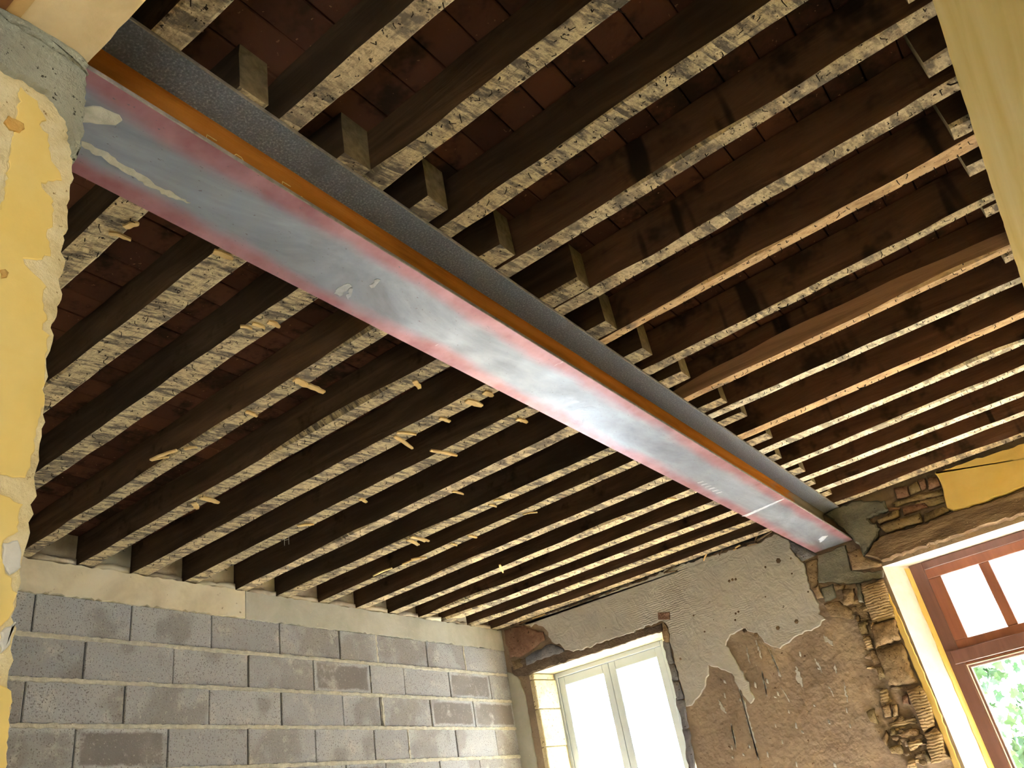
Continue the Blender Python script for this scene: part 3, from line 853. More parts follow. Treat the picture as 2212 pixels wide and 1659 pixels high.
extr('top_flange', [(BX0 + e, ZJ - tf), (BX1 - e, ZJ - tf), (BX1, ZJ - tf + e), (BX1, ZJ - e), (BX1 - e, ZJ), (BX0 + e, ZJ), (BX0, ZJ - e), (BX0, ZJ - tf + e)],
     BY0, BY1, ['steel_dark', 'steel_edge'], beam, [0, 1, 1, 1, 0, 1, 1, 1])
tw, fr = 0.008, 0.024
def fillet(cx, cz, a0, a1):
    return [(cx + fr * math.cos(math.radians(a0 + (a1 - a0) * i / 6)), cz + fr * math.sin(math.radians(a0 + (a1 - a0) * i / 6))) for i in range(7)]
xr_, xl_ = XC + tw / 2, XC - tw / 2
zb_, zt_ = ZB + tf, ZJ - tf
prof = (fillet(xr_ + fr, zb_ + fr, 270, 180) + fillet(xr_ + fr, zt_ - fr, 180, 90) + fillet(xl_ - fr, zt_ - fr, 90, 0) + fillet(xl_ - fr, zb_ + fr, 0, -90))
extr('web', prof, BY0, BY1, 'rust', beam)
# chalked figures on the web, read along the beam
GL = {'2': [(0, .8), (.15, 1), (.45, 1), (.6, .8), (.55, .55), (0, 0), (.6, 0)], '5': [(.6, 1), (.08, 1), (.02, .55), (.35, .62), (.6, .4), (.5, .08), (.1, 0)],
      '0': [(.3, 1), (.55, .85), (.6, .5), (.5, .12), (.3, 0), (.1, .12), (0, .5), (.06, .85), (.3, 1)]}
strokes = []
for ch, u, v in (('2', 403, 278), ('5', 455, 300), ('2', 515, 340), ('0', 572, 381), ('5', 617, 400), ('0', 651, 428)):
    top = on_x(u, v, xr_)
    pts = [(xr_ + 0.0012, top.y - 0.016 + a * 0.055, top.z - 0.055 + b * 0.06) for a, b in GL[ch]]
    strokes.append(tube(pts, 0.0014, 4))
for s in strokes:
    build('chalk_figure', s[0], s[1], 'chalk', beam)
# cement smear and scratches on the underside
def BT(u, v):
    p = on_z(u, v, ZB); return (p.x, p.y)
def flat_under(name, pts, thick, mats, seed, step=0.012, amp=0.6):
    pl = ragged([BT(*q) for q in pts], step, amp, seed)
    k = len(pl)
    V = [(x, y, ZB + 0.001) for x, y in pl] + [(x, y, ZB - thick) for x, y in pl]
    F = [tuple(range(k)), tuple(range(k, 2 * k))] + [(i, (i + 1) % k, k + (i + 1) % k, k + i) for i in range(k)]
    build(name, V, F, mats, beam)
flat_under('cement_smear', [(176, 232), (200, 228), (232, 237), (258, 248), (264, 258), (250, 268), (225, 266), (195, 262), (176, 262)], 0.004, 'smear', 3)
flat_under('plaster_streak', [(176, 304), (205, 318), (240, 336), (280, 362), (330, 394), (400, 430), (412, 438), (380, 430), (320, 402), (270, 372), (225, 342), (176, 314)], 0.0015, 'smear', 4, 0.008)
flat_under('plaster_streak', [(1602, 1115), (1650, 1094), (1692, 1077), (1694, 1078), (1655, 1096), (1630, 1108), (1612, 1116)], 0.0008, 'scuff', 5, 0.012, 0.3)
for q in ([(722, 634), (732, 620), (752, 612), (760, 618), (748, 628), (734, 640)], [(748, 640), (756, 622), (762, 622), (758, 640), (752, 647)], [(797, 616), (815, 602), (822, 604), (812, 616), (802, 622)],
          [(1768, 1165), (1776, 1158), (1788, 1157), (1780, 1166), (1772, 1172)]):
    flat_under('plaster_streak', q, 0.0012, 'scuff', int(q[0][0]), 0.008, 0.5)
for i in range(6):
    u, v = 1505 + i * 8, 1042 + i * 4.5
    flat_under('plaster_streak', [(u, v), (u + 14, v - 4), (u + 16, v - 2), (u + 3, v + 2)], 0.001, 'scuff', 60 + i, 0.02, 0.2)

# ------------------------------------------------------------------ near jamb: broken plaster, yellow paint, cement bearing, lintel
edge = [(160, 352), (156, 395), (149, 470), (143, 520), (139, 590), (133, 620), (127, 660), (118, 738), (112, 760), (108, 815), (100, 880), (90, 960), (80, 1050), (70, 1090), (66, 1130), (58, 1190), (50, 1260), (40, 1310), (33, 1380), (24, 1450), (22, 1500), (19, 1560), (14, 1620), (12, 1700)]
pl = [JB(176, 140)] + ragged([JB(*q) for q in edge], 0.012, 0.5, 11, False)
last = pl[-1]
pl += [(last[0], 0.0), (0.06, 0.0), (0.06, JB(176, 140)[1])]
sheet('broken_plaster', pl, 'x', XJ - 0.04, 0.04, 'jamb', wall_near, 0.003)
ye = crop(0, 150, 3.317, [(145, 130), (190, 180), (265, 230), (275, 280), (330, 370), (280, 402), (345, 470), (345, 570), (365, 660), (430, 750), (440, 800), (290, 815), (330, 890), (380, 950), (375, 1100), (330, 1210), (360, 1300), (360, 1340), (220, 1362), (160, 1357), (210, 1440), (290, 1510), (330, 1560), (300, 1659)])
ye += crop(0, 620, 3.317, [(335, 240), (300, 310), (352, 350), (330, 420), (318, 560), (318, 700), (290, 880), (268, 990), (238, 1100), (243, 1180), (215, 1290), (178, 1370), (0, 1345)])
ye += [(-60, 1000), (-60, 470), (0, 455), (12, 400), (22, 330), (34, 262)]
sheet('yellow_paint_layer', ragged([JB(*q) for q in ye], 0.008, 0.45, 12), 'x', XJ - 0.001, 0.004, 'yellow', wall_near, 0.0015)
ye = [(-30, 1060)] + crop(0, 620, 3.317, [(0, 1490), (160, 1560), (125, 1659)]) + crop(0, 1120, 3.079, [(118, 90), (20, 150), (5, 230), (30, 370), (75, 400), (70, 450), (112, 500), (68, 640), (30, 690), (0, 720)]) + [(-30, 1360)]
sheet('yellow_paint_layer', ragged([JB(*q) for q in ye], 0.006, 0.4, 13), 'x', XJ - 0.001, 0.004, 'yellow', wall_near, 0.0015)
ye = [(-30, 1478)] + crop(0, 1120, 3.079, [(0, 1112), (70, 1150), (62, 1300), (50, 1420), (38, 1600), (34, 1720)]) + [(-30, 1680)]
sheet('yellow_paint_layer', ragged([JB(*q) for q in ye], 0.006, 0.4, 14), 'x', XJ - 0.001, 0.004, 'yellow', wall_near, 0.0015)
for pts, mm, s in (([(10, 170), (110, 150), (135, 230), (130, 330), (60, 380), (10, 300)], 'whitish', 1), ([(0, 760), (95, 690), (60, 840), (0, 900)], 'whitish', 2)):
    sheet('filler_patch', ragged([JB(*q) for q in crop(0, 1120, 3.079, pts)], 0.006, 0.3, 20 + s), 'x', XJ - 0.001, 0.006, mm, wall_near, 0.002)
sheet('filler_patch', ragged([JB(*q) for q in [(-10, 160), (40, 190), (30, 255), (20, 330), (8, 400), (-10, 440)]], 0.008, 0.3, 24), 'x', XJ - 0.001, 0.004, 'jamb', wall_near, 0.002)
lump('plaster_scar', ragged([JB(*q) for q in [(5, 268), (14, 254), (30, 262), (48, 272), (50, 282), (40, 290), (18, 284)]], 0.006, 0.3, 30), 'x', XJ + 0.002, 0.006, 'ochre', wall_near, 5)
lump('plaster_scar', ragged([JB(*q) for q in [(-4, 586), (8, 584), (16, 592), (12, 602), (0, 604)]], 0.006, 0.3, 31), 'x', XJ + 0.001, 0.005, 'ochre', wall_near, 6)
ce = [(-40, 5), (0, 30), (40, 50), (80, 76), (120, 98), (150, 116), (172, 132), (181, 150), (183, 175), (179, 215), (181, 245), (175, 262), (178, 288), (173, 310), (168, 335), (160, 352),
      (156, 345), (150, 318), (146, 300), (146, 282), (136, 255), (118, 230), (96, 205), (70, 190), (40, 172), (20, 165), (0, 152), (-40, 132)]
sheet('cement_bearing', ragged([JB(*q) for q in ce], 0.006, 0.55, 15), 'x', XJ - 0.03, 0.042, 'cement', wall_near, 0.004)
rim = [(-20, 24), (40, 54), (90, 84), (130, 106), (165, 128), (182, 152), (182, 172), (172, 160), (150, 142), (110, 118), (60, 86), (0, 46)]
lump('cement_ridge', ragged([JB(*q) for q in rim], 0.012, 0.45, 16), 'x', XJ + 0.010, 0.012, 'cement', wall_near, 7, 0.6)
hd = ragged([(XJ - 0.0, YN - 0.006), (XR, YN - 0.006)], 0.03, 0.06, 17, False)
hp = hd + [(XR, 0.366), (XJ, 0.366)]
k = len(hp)
V = [(x, y, ZB) for x, y in hp] + [(x, y, 3.6) for x, y in hp]
F = [tuple(range(k)), tuple(range(k, 2 * k))] + [(i, (i + 1) % k, k + (i + 1) % k, k + i) for i in range(k)]
build('lintel', V, F, 'soffit', wall_near)
tag(box('trim_1', XJ, XR, 0.340, 0.366, ZB - 0.002, 3.6, 'tan_wood'), kind='structure')
tag(box('trim_2', XJ, XR, 0.20, 0.340, ZB - 0.006, 3.6, 'brown_wood'), kind='structure')

# ------------------------------------------------------------------ window wall details
def far_sheet(name, pts, thick, mats, seed, step=0.02, amp=0.4, base=YF, lip=0.004):
    return sheet(name, ragged([FW(*q) for q in pts], step, amp, seed), 'y', base + 0.004, -(thick + 0.004), mats, wall_far, lip)
def far_lump(name, pts, thick, mats, seed, round_=0.8, step=0.03, amp=0.25, base=YF):
    return lump(name, ragged([FW(*q) for q in pts], step, amp, seed), 'y', base + 0.01, -(thick + 0.01), mats, wall_far, seed, round_)

p1 = crop(1040, 1300, 4.62, [(440, 215), (500, 255), (530, 220), (625, 250), (675, 310), (675, 350), (710, 400), (800, 430), (840, 480), (900, 490), (1020, 480), (1250, 385), (1500, 310), (1720, 220), (1810, 190), (1870, 260), (1890, 420), (1950, 640), (1990, 800), (2033, 950)])
p1 += crop(1472, 1104, 2.989, [(35, 1262), (70, 1255), (130, 1180), (180, 1060), (175, 990), (260, 1025), (330, 1050), (360, 1120), (400, 1190), (450, 1245), (475, 1210), (440, 1130), (400, 1040), (350, 960), (290, 870), (320, 800), (400, 760), (500, 800), (560, 860), (640, 890), (700, 850), (760, 800), (860, 760), (930, 700), (890, 665), (890, 600), (870, 570), (830, 500), (805, 400), (795, 340), (740, 290), (705, 240), (695, 190), (600, 150), (500, 210), (400, 230), (100, 320), (0, 345)])
p1 += crop(740, 1104, 2.989, [(2120, 370), (1940, 450), (1620, 570), (1340, 660), (1190, 735)])
far_sheet('grey_plaster', p1, 0.016, 'plaster', 1, 0.022, 0.4)
far_sheet('corner_plaster', [(1098, 1452), (1112, 1458), (1124, 1470), (1132, 1492), (1138, 1520), (1145, 1560), (1152, 1600), (1160, 1650), (1168, 1720), (1134, 1720), (1123, 1639), (1110, 1540)], 0.014, 'concrete', 2, 0.03, 0.2)
# crumbs of render left on the brown field
rr = random.Random(12)
for i in range(34):
    u, v = rr.uniform(1560, 1890), rr.uniform(1400, 1655)
    if u > 1800 + (v - 1400) * 0.25: continue
    w, h = rr.uniform(2.5, 6), rr.uniform(5, 16)
    far_lump('render_fleck', [(u, v), (u + w, v + h * 0.2), (u + w * 1.4, v + h), (u + w * 0.3, v + h * 0.8)], 0.005, 'plaster', 200 + i, 0.7, 0.05)
for i, (q, w) in enumerate(((((370, 1140), (410, 1260), (440, 1380), (470, 1480), (500, 1610)), 9), (((560, 880), (600, 970), (650, 1070)), 7), (((520, 1030), (535, 1110), (555, 1200)), 7), (((640, 1130), (670, 1180), (700, 1235)), 5), (((860, 950), (890, 1000), (912, 1045)), 7),
                            (((950, 1130), (970, 1165), (985, 1200)), 6), (((1050, 1100), (1062, 1170), (1077, 1240)), 6), (((990, 985), (996, 1020), (1000, 1050)), 10), (((420, 880), (430, 930), (445, 990)), 6), (((480, 830), (500, 900), (520, 960)), 6), (((740, 1000), (760, 1080), (780, 1140)), 22), (((920, 800), (950, 840), (985, 870)), 26), (((240, 1215), (265, 1270), (290, 1310)), 14), (((320, 1370), (335, 1450), (355, 1530)), 7))):
    l = crop(1472, 1104, 2.989, [(x - w, y_) for x, y_ in q]); r_ = crop(1472, 1104, 2.989, [(x + w, y_) for x, y_ in q])
    l[0] = r_[0] = ((l[0][0] + r_[0][0]) / 2, l[0][1])
    l[-1] = ((l[-1][0] + r_[-1][0]) / 2, l[-1][1])
    far_sheet('plaster_run', l + r_[-2:0:-1], 0.004, 'plaster', 400 + i, 0.010, 0.6, YF, 0.001)
# window 1 surround
far_sheet('lintel', crop(1040, 1300, 4.62, [(300, 655), (440, 560), (840, 490), (1020, 486), (1250, 392), (1500, 318), (1800, 215), (1812, 292), (1500, 392), (1000, 552), (495, 712), (430, 740), (330, 735)]), 0.010, 'lintel_dark', 3, 0.03, 0.25)
for i, pts in enumerate([[(230, 280), (430, 235), (620, 300), (640, 380), (520, 470), (420, 540), (290, 560), (250, 420)], [(440, 560), (560, 480), (700, 420), (820, 470), (830, 500), (640, 560), (450, 640)], [(300, 590), (420, 575), (430, 650), (320, 690)]]):
    far_lump('stone', crop(1040, 1300, 4.62, pts), 0.022 - 0.006 * i, 'brick' if i == 0 else 'stone_grey' if i == 1 else 'stone', 210 + i, 0.85, 0.04)
for i, pts in enumerate([[(1812, 290), (1830, 205), (1870, 265), (1885, 400), (1850, 420), (1820, 380)], [(1818, 390), (1885, 410), (1930, 610), (1880, 640), (1850, 560)], [(1862, 600), (1935, 630), (1975, 780), (1915, 800)], [(1905, 770), (1980, 800), (2033, 960), (1960, 990)], [(1945, 960), (2040, 985), (2075, 1250), (2025, 1300)], [(2010, 1270), (2080, 1270), (2130, 1659), (2080, 1700)]]):
    far_lump('jamb_stone', crop(1040, 1300, 4.62, pts), 0.018, 'stone_grey' if i else 'stone', 220 + i, 0.85, 0.04)
# pale squared stones of the left reveal, set against the splay
def reveal_stone(z0, z1, seed, inset):
    rr = random.Random(seed)
    ya, yb = YF - 0.012, 6.19 - inset
    xa = W1['x0']; xb = xa + (W1['bx0'] - W1['x0']) * (yb - YF) / (6.20 - YF)
    g = 0.004; t = 0.028
    V = []
    for z in (z0 + g, z1 - g):
        V += [(xa - 0.02, ya, z), (xa + t + rr.uniform(-.004, .004), ya + 0.002, z), (xb + t * 0.8 + rr.uniform(-.004, .004), yb, z), (xb - 0.01, yb, z)]
    F = [(0, 1, 2, 3), (4, 5, 6, 7)] + [(i, (i + 1) % 4, 4 + (i + 1) % 4, 4 + i) for i in range(4)]
    bm = bmesh.new(); c = Vector((xa, (ya + yb) / 2, z0))
    vs = [bm.verts.new(Vector(v) - c) for v in V]
    for f in F: bm.faces.new([vs[i] for i in f])
    bmesh.ops.recalc_face_normals(bm, faces=bm.faces)
    bmesh.ops.bevel(bm, geom=bm.edges[:], offset=0.006, segments=1, affect='EDGES')
    me = bpy.data.meshes.new('reveal_stone'); bm.to_mesh(me); bm.free()
    link('reveal_stone', me, 'stone_pale', wall_far, c)
zs = [2.814, 2.765, 2.53, 2.24, 1.98, 1.70, 1.40, 1.12, 0.86]
for i in range(len(zs) - 1):
    reveal_stone(zs[i + 1], zs[i], 40 + i, 0.02 if i in (0, 3) else 0.0)
# small terracotta socket above window 1
p = [FW(*q) for q in crop(1040, 1300, 4.62, [(1770, 110), (1890, 105), (1892, 180), (1775, 182)])]
sheet('brick', p, 'y', YF - 0.012, -0.008, 'brick', wall_far, 0.002)

# cement around the far bearing, bricks and lintel over window 2
far_sheet('cement_pad', crop(1560, 1080, 5.53, [(1150, 660), (1480, 545), (1500, 620), (1550, 850), (1710, 870), (1930, 840), (1930, 930), (1700, 975), (1650, 1000), (1490, 1010), (1300, 980), (1160, 990), (1150, 800)]), 0.02, 'cement_dark', 4, 0.02, 0.35)
far_sheet('cement_fill', crop(1560, 1080, 5.53, [(1240, 180), (1430, 85), (1600, 20), (1950, 20), (2000, 130), (1760, 230), (1900, 350), (1850, 480), (1800, 560), (1700, 680), (1670, 580), (1560, 445), (1400, 330)]), 0.045, 'cement_dark', 5, 0.02, 0.4, YF, 0.012)
far_lump('stone', crop(1560, 1080, 5.53, [(800, 480), (1140, 650), (960, 735), (880, 660), (820, 580)]), 0.01, 'stone_grey', 230, 0.8)
far_lump('stone', crop(1560, 1080, 5.53, [(1000, 740), (1140, 700), (1150, 980), (1100, 1100), (1050, 1040), (1010, 880)]), 0.012, 'stone', 231, 0.8)
BR = [('brick', [(780, 190), (930, 160), (960, 275), (820, 300)], .035), ('brick_tan', [(945, 170), (1040, 110), (1080, 210), (965, 262)], .03), ('brick', [(1045, 95), (1125, 75), (1145, 180), (1085, 205)], .035),
      ('brick', [(1155, 75), (1250, 60), (1300, 160), (1170, 205)], .04), ('brick_tan', [(770, 350), (1050, 250), (1310, 190), (1335, 255), (1000, 330), (800, 395)], .03), ('brick_tan', [(1010, 330), (1340, 265), (1348, 340), (1160, 385), (1120, 350), (1010, 365)], .028),
      ('brick', [(870, 400), (1110, 345), (1160, 390), (890, 485)], .03), ('brick_tan', [(590, 540), (830, 425), (845, 490), (625, 585)], .04), ('brick_tan', [(630, 605), (1065, 460), (1095, 560), (700, 685)], .045),
      ('brick_tan', [(1110, 470), (1335, 385), (1410, 430), (1120, 565)], .035), ('brick', [(700, 395), (850, 395), (845, 420), (720, 440)], .02)]
for i, (mm, pts, th) in enumerate(BR):
    far_lump('brick', crop(1780, 1020, 5.12, pts), th, mm, 240 + i, 0.88, 0.03, 0.2)
def slab_along(name, top, bot, thick, mats, seed):
    return far_sheet(name, top + bot[::-1], thick, mats, seed, 0.025, 0.3, YF, 0.010)
slab_along('lintel', crop(1780, 1020, 5.12, [(560, 780), (680, 700), (1100, 585), (1430, 450), (1850, 340), (2212, 210), (2700, 60)]), crop(1780, 1020, 5.12, [(470, 930), (655, 995), (1100, 845), (1600, 680), (2212, 480), (2700, 330)]), 0.05, 'lintel_wood', 260)
far_lump('stone', crop(1780, 1020, 5.12, [(260, 900), (420, 850), (450, 940), (640, 1000), (640, 1040), (380, 1085), (325, 1090)]), 0.03, 'stone', 261, 0.88)
p6 = crop(1780, 1020, 5.12, [(1240, 25), (1310, 150), (1350, 330), (1370, 410), (1450, 440), (1830, 335), (1900, 290), (2060, 245), (2212, 175)]) + [(2330, 1022), (2330, 922), (2212, 961)] + crop(1472, 555, 2.989, [(1850, 1332), (1645, 1408)])
far_sheet('yellow_plaster', p6, 0.05, 'yellow', 6, 0.03, 0.2, YF, 0.006)
# stones beside window 2
far_lump('tooled_stone', crop(1472, 1104, 2.989, [(1165, 485), (1310, 440), (1345, 560), (1385, 690), (1240, 722), (1200, 620)]), 0.035, 'stone_ridged', 270, 0.9)
far_lump('rough_stone', crop(1472, 1104, 2.989, [(1235, 735), (1385, 700), (1420, 830), (1260, 890)]), 0.045, 'stone', 271, 0.72, 0.02, 0.4)
far_lump('rough_stone', crop(1472, 1104, 2.989, [(1262, 900), (1425, 850), (1500, 1040), (1525, 1110), (1340, 1130), (1300, 1010)]), 0.04, 'stone', 272, 0.72, 0.02, 0.4)
far_lump('tooled_stone', crop(1780, 1335, 5.12, [(925, 805), (1060, 745), (1110, 790), (1190, 960), (1230, 1190), (1120, 1270), (1020, 1020)]), 0.04, 'stone_ridged', 273, 0.9)
far_lump('tooled_stone', crop(1780, 1335, 5.12, [(1125, 1285), (1235, 1205), (1320, 1290), (1355, 1500), (1420, 1560), (1200, 1610)]), 0.045, 'stone_ridged', 274, 0.9)
SM = [[(720, 1165), (1010, 1090), (1030, 1150), (740, 1205)], [(790, 1290), (930, 1225), (1060, 1230), (1055, 1290), (930, 1330)], [(740, 1225), (790, 1215), (800, 1290), (745, 1300)], [(930, 1380), (1080, 1330), (1100, 1390), (960, 1470)],
      [(1000, 1510), (1090, 1480), (1090, 1540), (1020, 1550)], [(1115, 1480), (1160, 1480), (1190, 1590), (1150, 1600)], [(870, 860), (930, 840), (960, 960), (880, 950)], [(760, 960), (820, 950), (830, 1080), (780, 1090)],
      [(470, 1040), (560, 1000), (600, 1180), (520, 1150)], [(930, 1560), (1010, 1560), (1030, 1659), (920, 1659)], [(690, 1240), (730, 1300), (700, 1420), (640, 1330)], [(720, 1430), (860, 1400), (880, 1500), (760, 1500)],
      [(620, 800), (700, 780), (740, 900), (640, 960)], [(640, 980), (740, 950), (760, 1090), (680, 1100)], [(380, 60), (470, 30), (500, 180), (420, 190)], [(440, 200), (510, 200), (560, 330), (480, 330)], [(500, 350), (570, 350), (640, 500), (560, 520)], [(570, 540), (650, 540), (690, 660), (620, 690)], [(520, 60), (560, 40), (570, 110), (530, 130)]]
for i, pts in enumerate(SM):
    far_lump('stone', crop(1780, 1335, 5.12, pts), 0.02 + (i % 4) * 0.006, ('stone_ridged', 'stone', 'brick_tan')[i % 3] if i != 6 else 'brick', 280 + i, 0.78, 0.02, 0.3)
SM = [[(900, 500), (980, 470), (1000, 560), (930, 590)], [(990, 480), (1060, 480), (1050, 510), (1000, 520)], [(1040, 510), (1120, 500), (1120, 600), (1050, 610)], [(920, 600), (1020, 580), (1110, 640), (1110, 700), (960, 680)], [(850, 500), (890, 480), (920, 560), (880, 570)], [(1130, 470), (1160, 470), (1190, 600), (1150, 590)], [(1120, 620), (1190, 610), (1230, 710), (1160, 700)]]
for i, pts in enumerate(SM):
    far_lump('stone', crop(1472, 1104, 2.989, pts), 0.018 + (i % 3) * 0.008, 'cement_dark' if i in (0, 5) else 'stone', 310 + i, 0.78, 0.02, 0.3)
rr = random.Random(77)
for i in range(60):
    v = rr.uniform(1275, 1658)
    u = 1838 + (v - 1275) * 0.34 + rr.uniform(-14, 46)
    a = rr.uniform(5, 13); b = rr.uniform(4, 9); ph = rr.uniform(0, 6)
    pts = [(u + a * math.cos(ph + k * 1.047) * rr.uniform(.7, 1.2), v + b * math.sin(ph + k * 1.047) * rr.uniform(.7, 1.2)) for k in range(6)]
    far_lump('rubble', pts, rr.uniform(0.006, 0.022), rr.choice(('stone', 'earth', 'earth', 'stone_ridged')), 500 + i, 0.7, 0.05)
for i, (u, v, a) in enumerate(((1683, 1212, 7), (1722, 1343, 6), (1682, 1357, 6), (1577, 1256, 3.5), (1584, 1253, 3.5), (1591, 1252, 3.5), (1591, 1326, 3), (1597, 1322, 3), (1710, 1207, 2.5), (1655, 1226, 3), (1712, 1240, 2.5), (1590, 1340, 3), (1635, 1372, 6), (1610, 1362, 5), (1655, 1290, 2), (1500, 1330, 2.5), (1524, 1365, 2.5), (1472, 1424, 3))):
    far_lump('plaster_pit', [(u + a * math.cos(k * 1.047), v + a * math.sin(k * 1.047) * 1.1) for k in range(6)], 0.0005, 'lintel_wood', 600 + i, 0.7, 0.05, 0.2, YF - 0.0165)
# yellow corner bead and inner paint line of the door reveal
yp = [(1915, 1268), (1924, 1290), (1950, 1345), (1982, 1420), (2016, 1500), (2062, 1620), (2078, 1665), (2090, 1700), (2076, 1700), (2062, 1660), (2040, 1600), (2000, 1500), (1966, 1418), (1938, 1350), (1914, 1290)]
far_sheet('yellow_bead', yp, 0.014, 'yellow', 7, 0.03, 0.12)
def on_reveal(t, z, off):
    x = W2['x0'] + (W2['bx0'] - W2['x0']) * t; y = YF + (6.17 - YF) * t
    nx, ny = (6.17 - YF), -(W2['bx0'] - W2['x0'])
    l = math.hypot(nx, ny)
    return (x + nx / l * off, y + ny / l * off, z)
rr = random.Random(5)
zz = [2.755 - i * 0.05 for i in range(54)]
V = []
for off in (0.0, 0.005):
    V += [on_reveal(0.80 + rr.uniform(-.02, .02) - 0.04 * (i / 53), z, off) for i, z in enumerate(zz)] + [on_reveal(0.985, z, off) for z in zz[::-1]]
k = len(zz) * 2
F = [tuple(range(k)), tuple(range(k, 2 * k))] + [(i, (i + 1) % k, k + (i + 1) % k, k + i) for i in range(k)]
build('yellow_paint_line', V, F, 'yellow', wall_far)
# torn laths along the top of the window wall
rr = random.Random(21)
for i in range(26):
    t = rr.random()
    u = 1100 + t * 560; v = 1349 - t * 190 + rr.uniform(2, 9)
    x, z = FW(u, v)
    l = rr.uniform(0.04, 0.14); a = rr.uniform(-0.25, 0.25) + (0.7 if rr.random() < .15 else 0); h = rr.uniform(0.006, 0.014)
    dx, dz = math.cos(a) * l, math.sin(a) * l
    lump('lath_piece', [(x, z), (x + dx, z + dz), (x + dx - 0.004, z + dz + h), (x - 0.003, z + h)], 'y', YF, -rr.uniform(0.012, 0.03), 'splinter' if rr.random() < .25 else 'lintel_wood' if rr.random() < .6 else 'side', wall_far, i, 0.9)
lump('dark_gap_line', ragged([FW(1090, 1354), FW(1200, 1318), FW(1400, 1245), FW(1560, 1190), FW(1668, 1152), FW(1664, 1146), FW(1500, 1198), FW(1300, 1268), FW(1092, 1346)], 0.02, 0.5, 33), 'y', YF + 0.01, -0.022, 'backing', wall_far, 2, 0.92)  # dark strip drawn for the ragged gap along the wall top

# ------------------------------------------------------------------ window 1: white two-leaf casement
def frame_bar(name, x0, x1, y0, y1, z0, z1, mm, parent, bev=0.004):
    return box(name, x0, x1, y0, y1, z0, z1, mm, parent, bev)
w1 = bpy.data.objects.new('window_1', None); COL.objects.link(w1); w1.location = (-3.405, 6.24, 0.86); tag(w1, kind='structure')
a, b, y0, y1 = -3.945, -2.865, 6.205, 6.265
frame_bar('frame', a, a + 0.03, y0, y1, 0.86, 2.815, 'white_paint', w1)
frame_bar('frame', b - 0.03, b, y0, y1, 0.86, 2.815, 'white_paint', w1)
frame_bar('frame', a + 0.03, b - 0.03, y0, y1, 2.775, 2.815, 'white_paint', w1)
frame_bar('frame', a + 0.03, b - 0.03, y0, y1, 0.86, 0.90, 'white_paint', w1)
mid = (a + b) / 2
for xa, xb in ((a + 0.032, mid - 0.001), (mid + 0.001, b - 0.032)):
    leaf = frame_bar('leaf', xa, xb, y0 + 0.008, y1 - 0.008, 0.902, 0.99, 'white_paint', w1)
    frame_bar('stile', xa, xa + 0.062, y0 + 0.008, y1 - 0.008, 0.99, 2.772, 'white_paint', leaf)
    frame_bar('stile', xb - 0.062, xb, y0 + 0.008, y1 - 0.008, 0.99, 2.772, 'white_paint', leaf)
    frame_bar('rail', xa + 0.062, xb - 0.062, y0 + 0.008, y1 - 0.008, 2.70, 2.772, 'white_paint', leaf)
    box('pane', xa + 0.062, xb - 0.062, y0 + 0.024, y0 + 0.030, 0.99, 2.70, 'glass', leaf)

# ------------------------------------------------------------------ window 2: red-brown glazed door with a transom light
w2 = bpy.data.objects.new('window_2', None); COL.objects.link(w2); w2.location = (-0.35, 6.2, 0.0); tag(w2, kind='structure')
a, b, y0, y1 = -0.915, 0.215, 6.165, 6.235
frame_bar('frame', a, a + 0.085, y0, y1, 0.0, 2.77, 'dark_wood', w2)
frame_bar('frame', b - 0.085, b, y0, y1, 0.0, 2.77, 'dark_wood', w2)
frame_bar('frame', a + 0.085, b - 0.085, y0, y1, 2.715, 2.77, 'dark_wood', w2)
frame_bar('transom_bar', a + 0.03, b - 0.03, y0 - 0.012, y1, 2.10, 2.185, 'dark_wood', w2)
# transom light
sa, sb = a + 0.082, b - 0.082
tl = frame_bar('transom_light', sa, sb, y0 + 0.006, y1 - 0.006, 2.18, 2.24, 'red_wood', w2)
frame_bar('rail', sa, sb, y0 + 0.006, y1 - 0.006, 2.652, 2.718, 'red_wood', tl)
frame_bar('stile', sa, sa + 0.085, y0 + 0.006, y1 - 0.006, 2.24, 2.652, 'red_wood', tl)
frame_bar('stile', sb - 0.085, sb, y0 + 0.006, y1 - 0.006, 2.24, 2.652, 'red_wood', tl)
inner0, inner1 = sa + 0.085, sb - 0.085
xs = [inner0, -0.507, -0.442, -0.222, -0.157, inner1]
for xa, xb in ((xs[1], xs[2]), (xs[3], xs[4])):
    frame_bar('muntin', xa, xb, y0 + 0.008, y1 - 0.008, 2.24, 2.652, 'red_wood', tl)
for xa, xb in ((xs[0], xs[1]), (xs[2], xs[3]), (xs[4], xs[5])):
    box('pane', xa, xb, y0 + 0.030, y0 + 0.036, 2.24, 2.652, 'glass', tl)
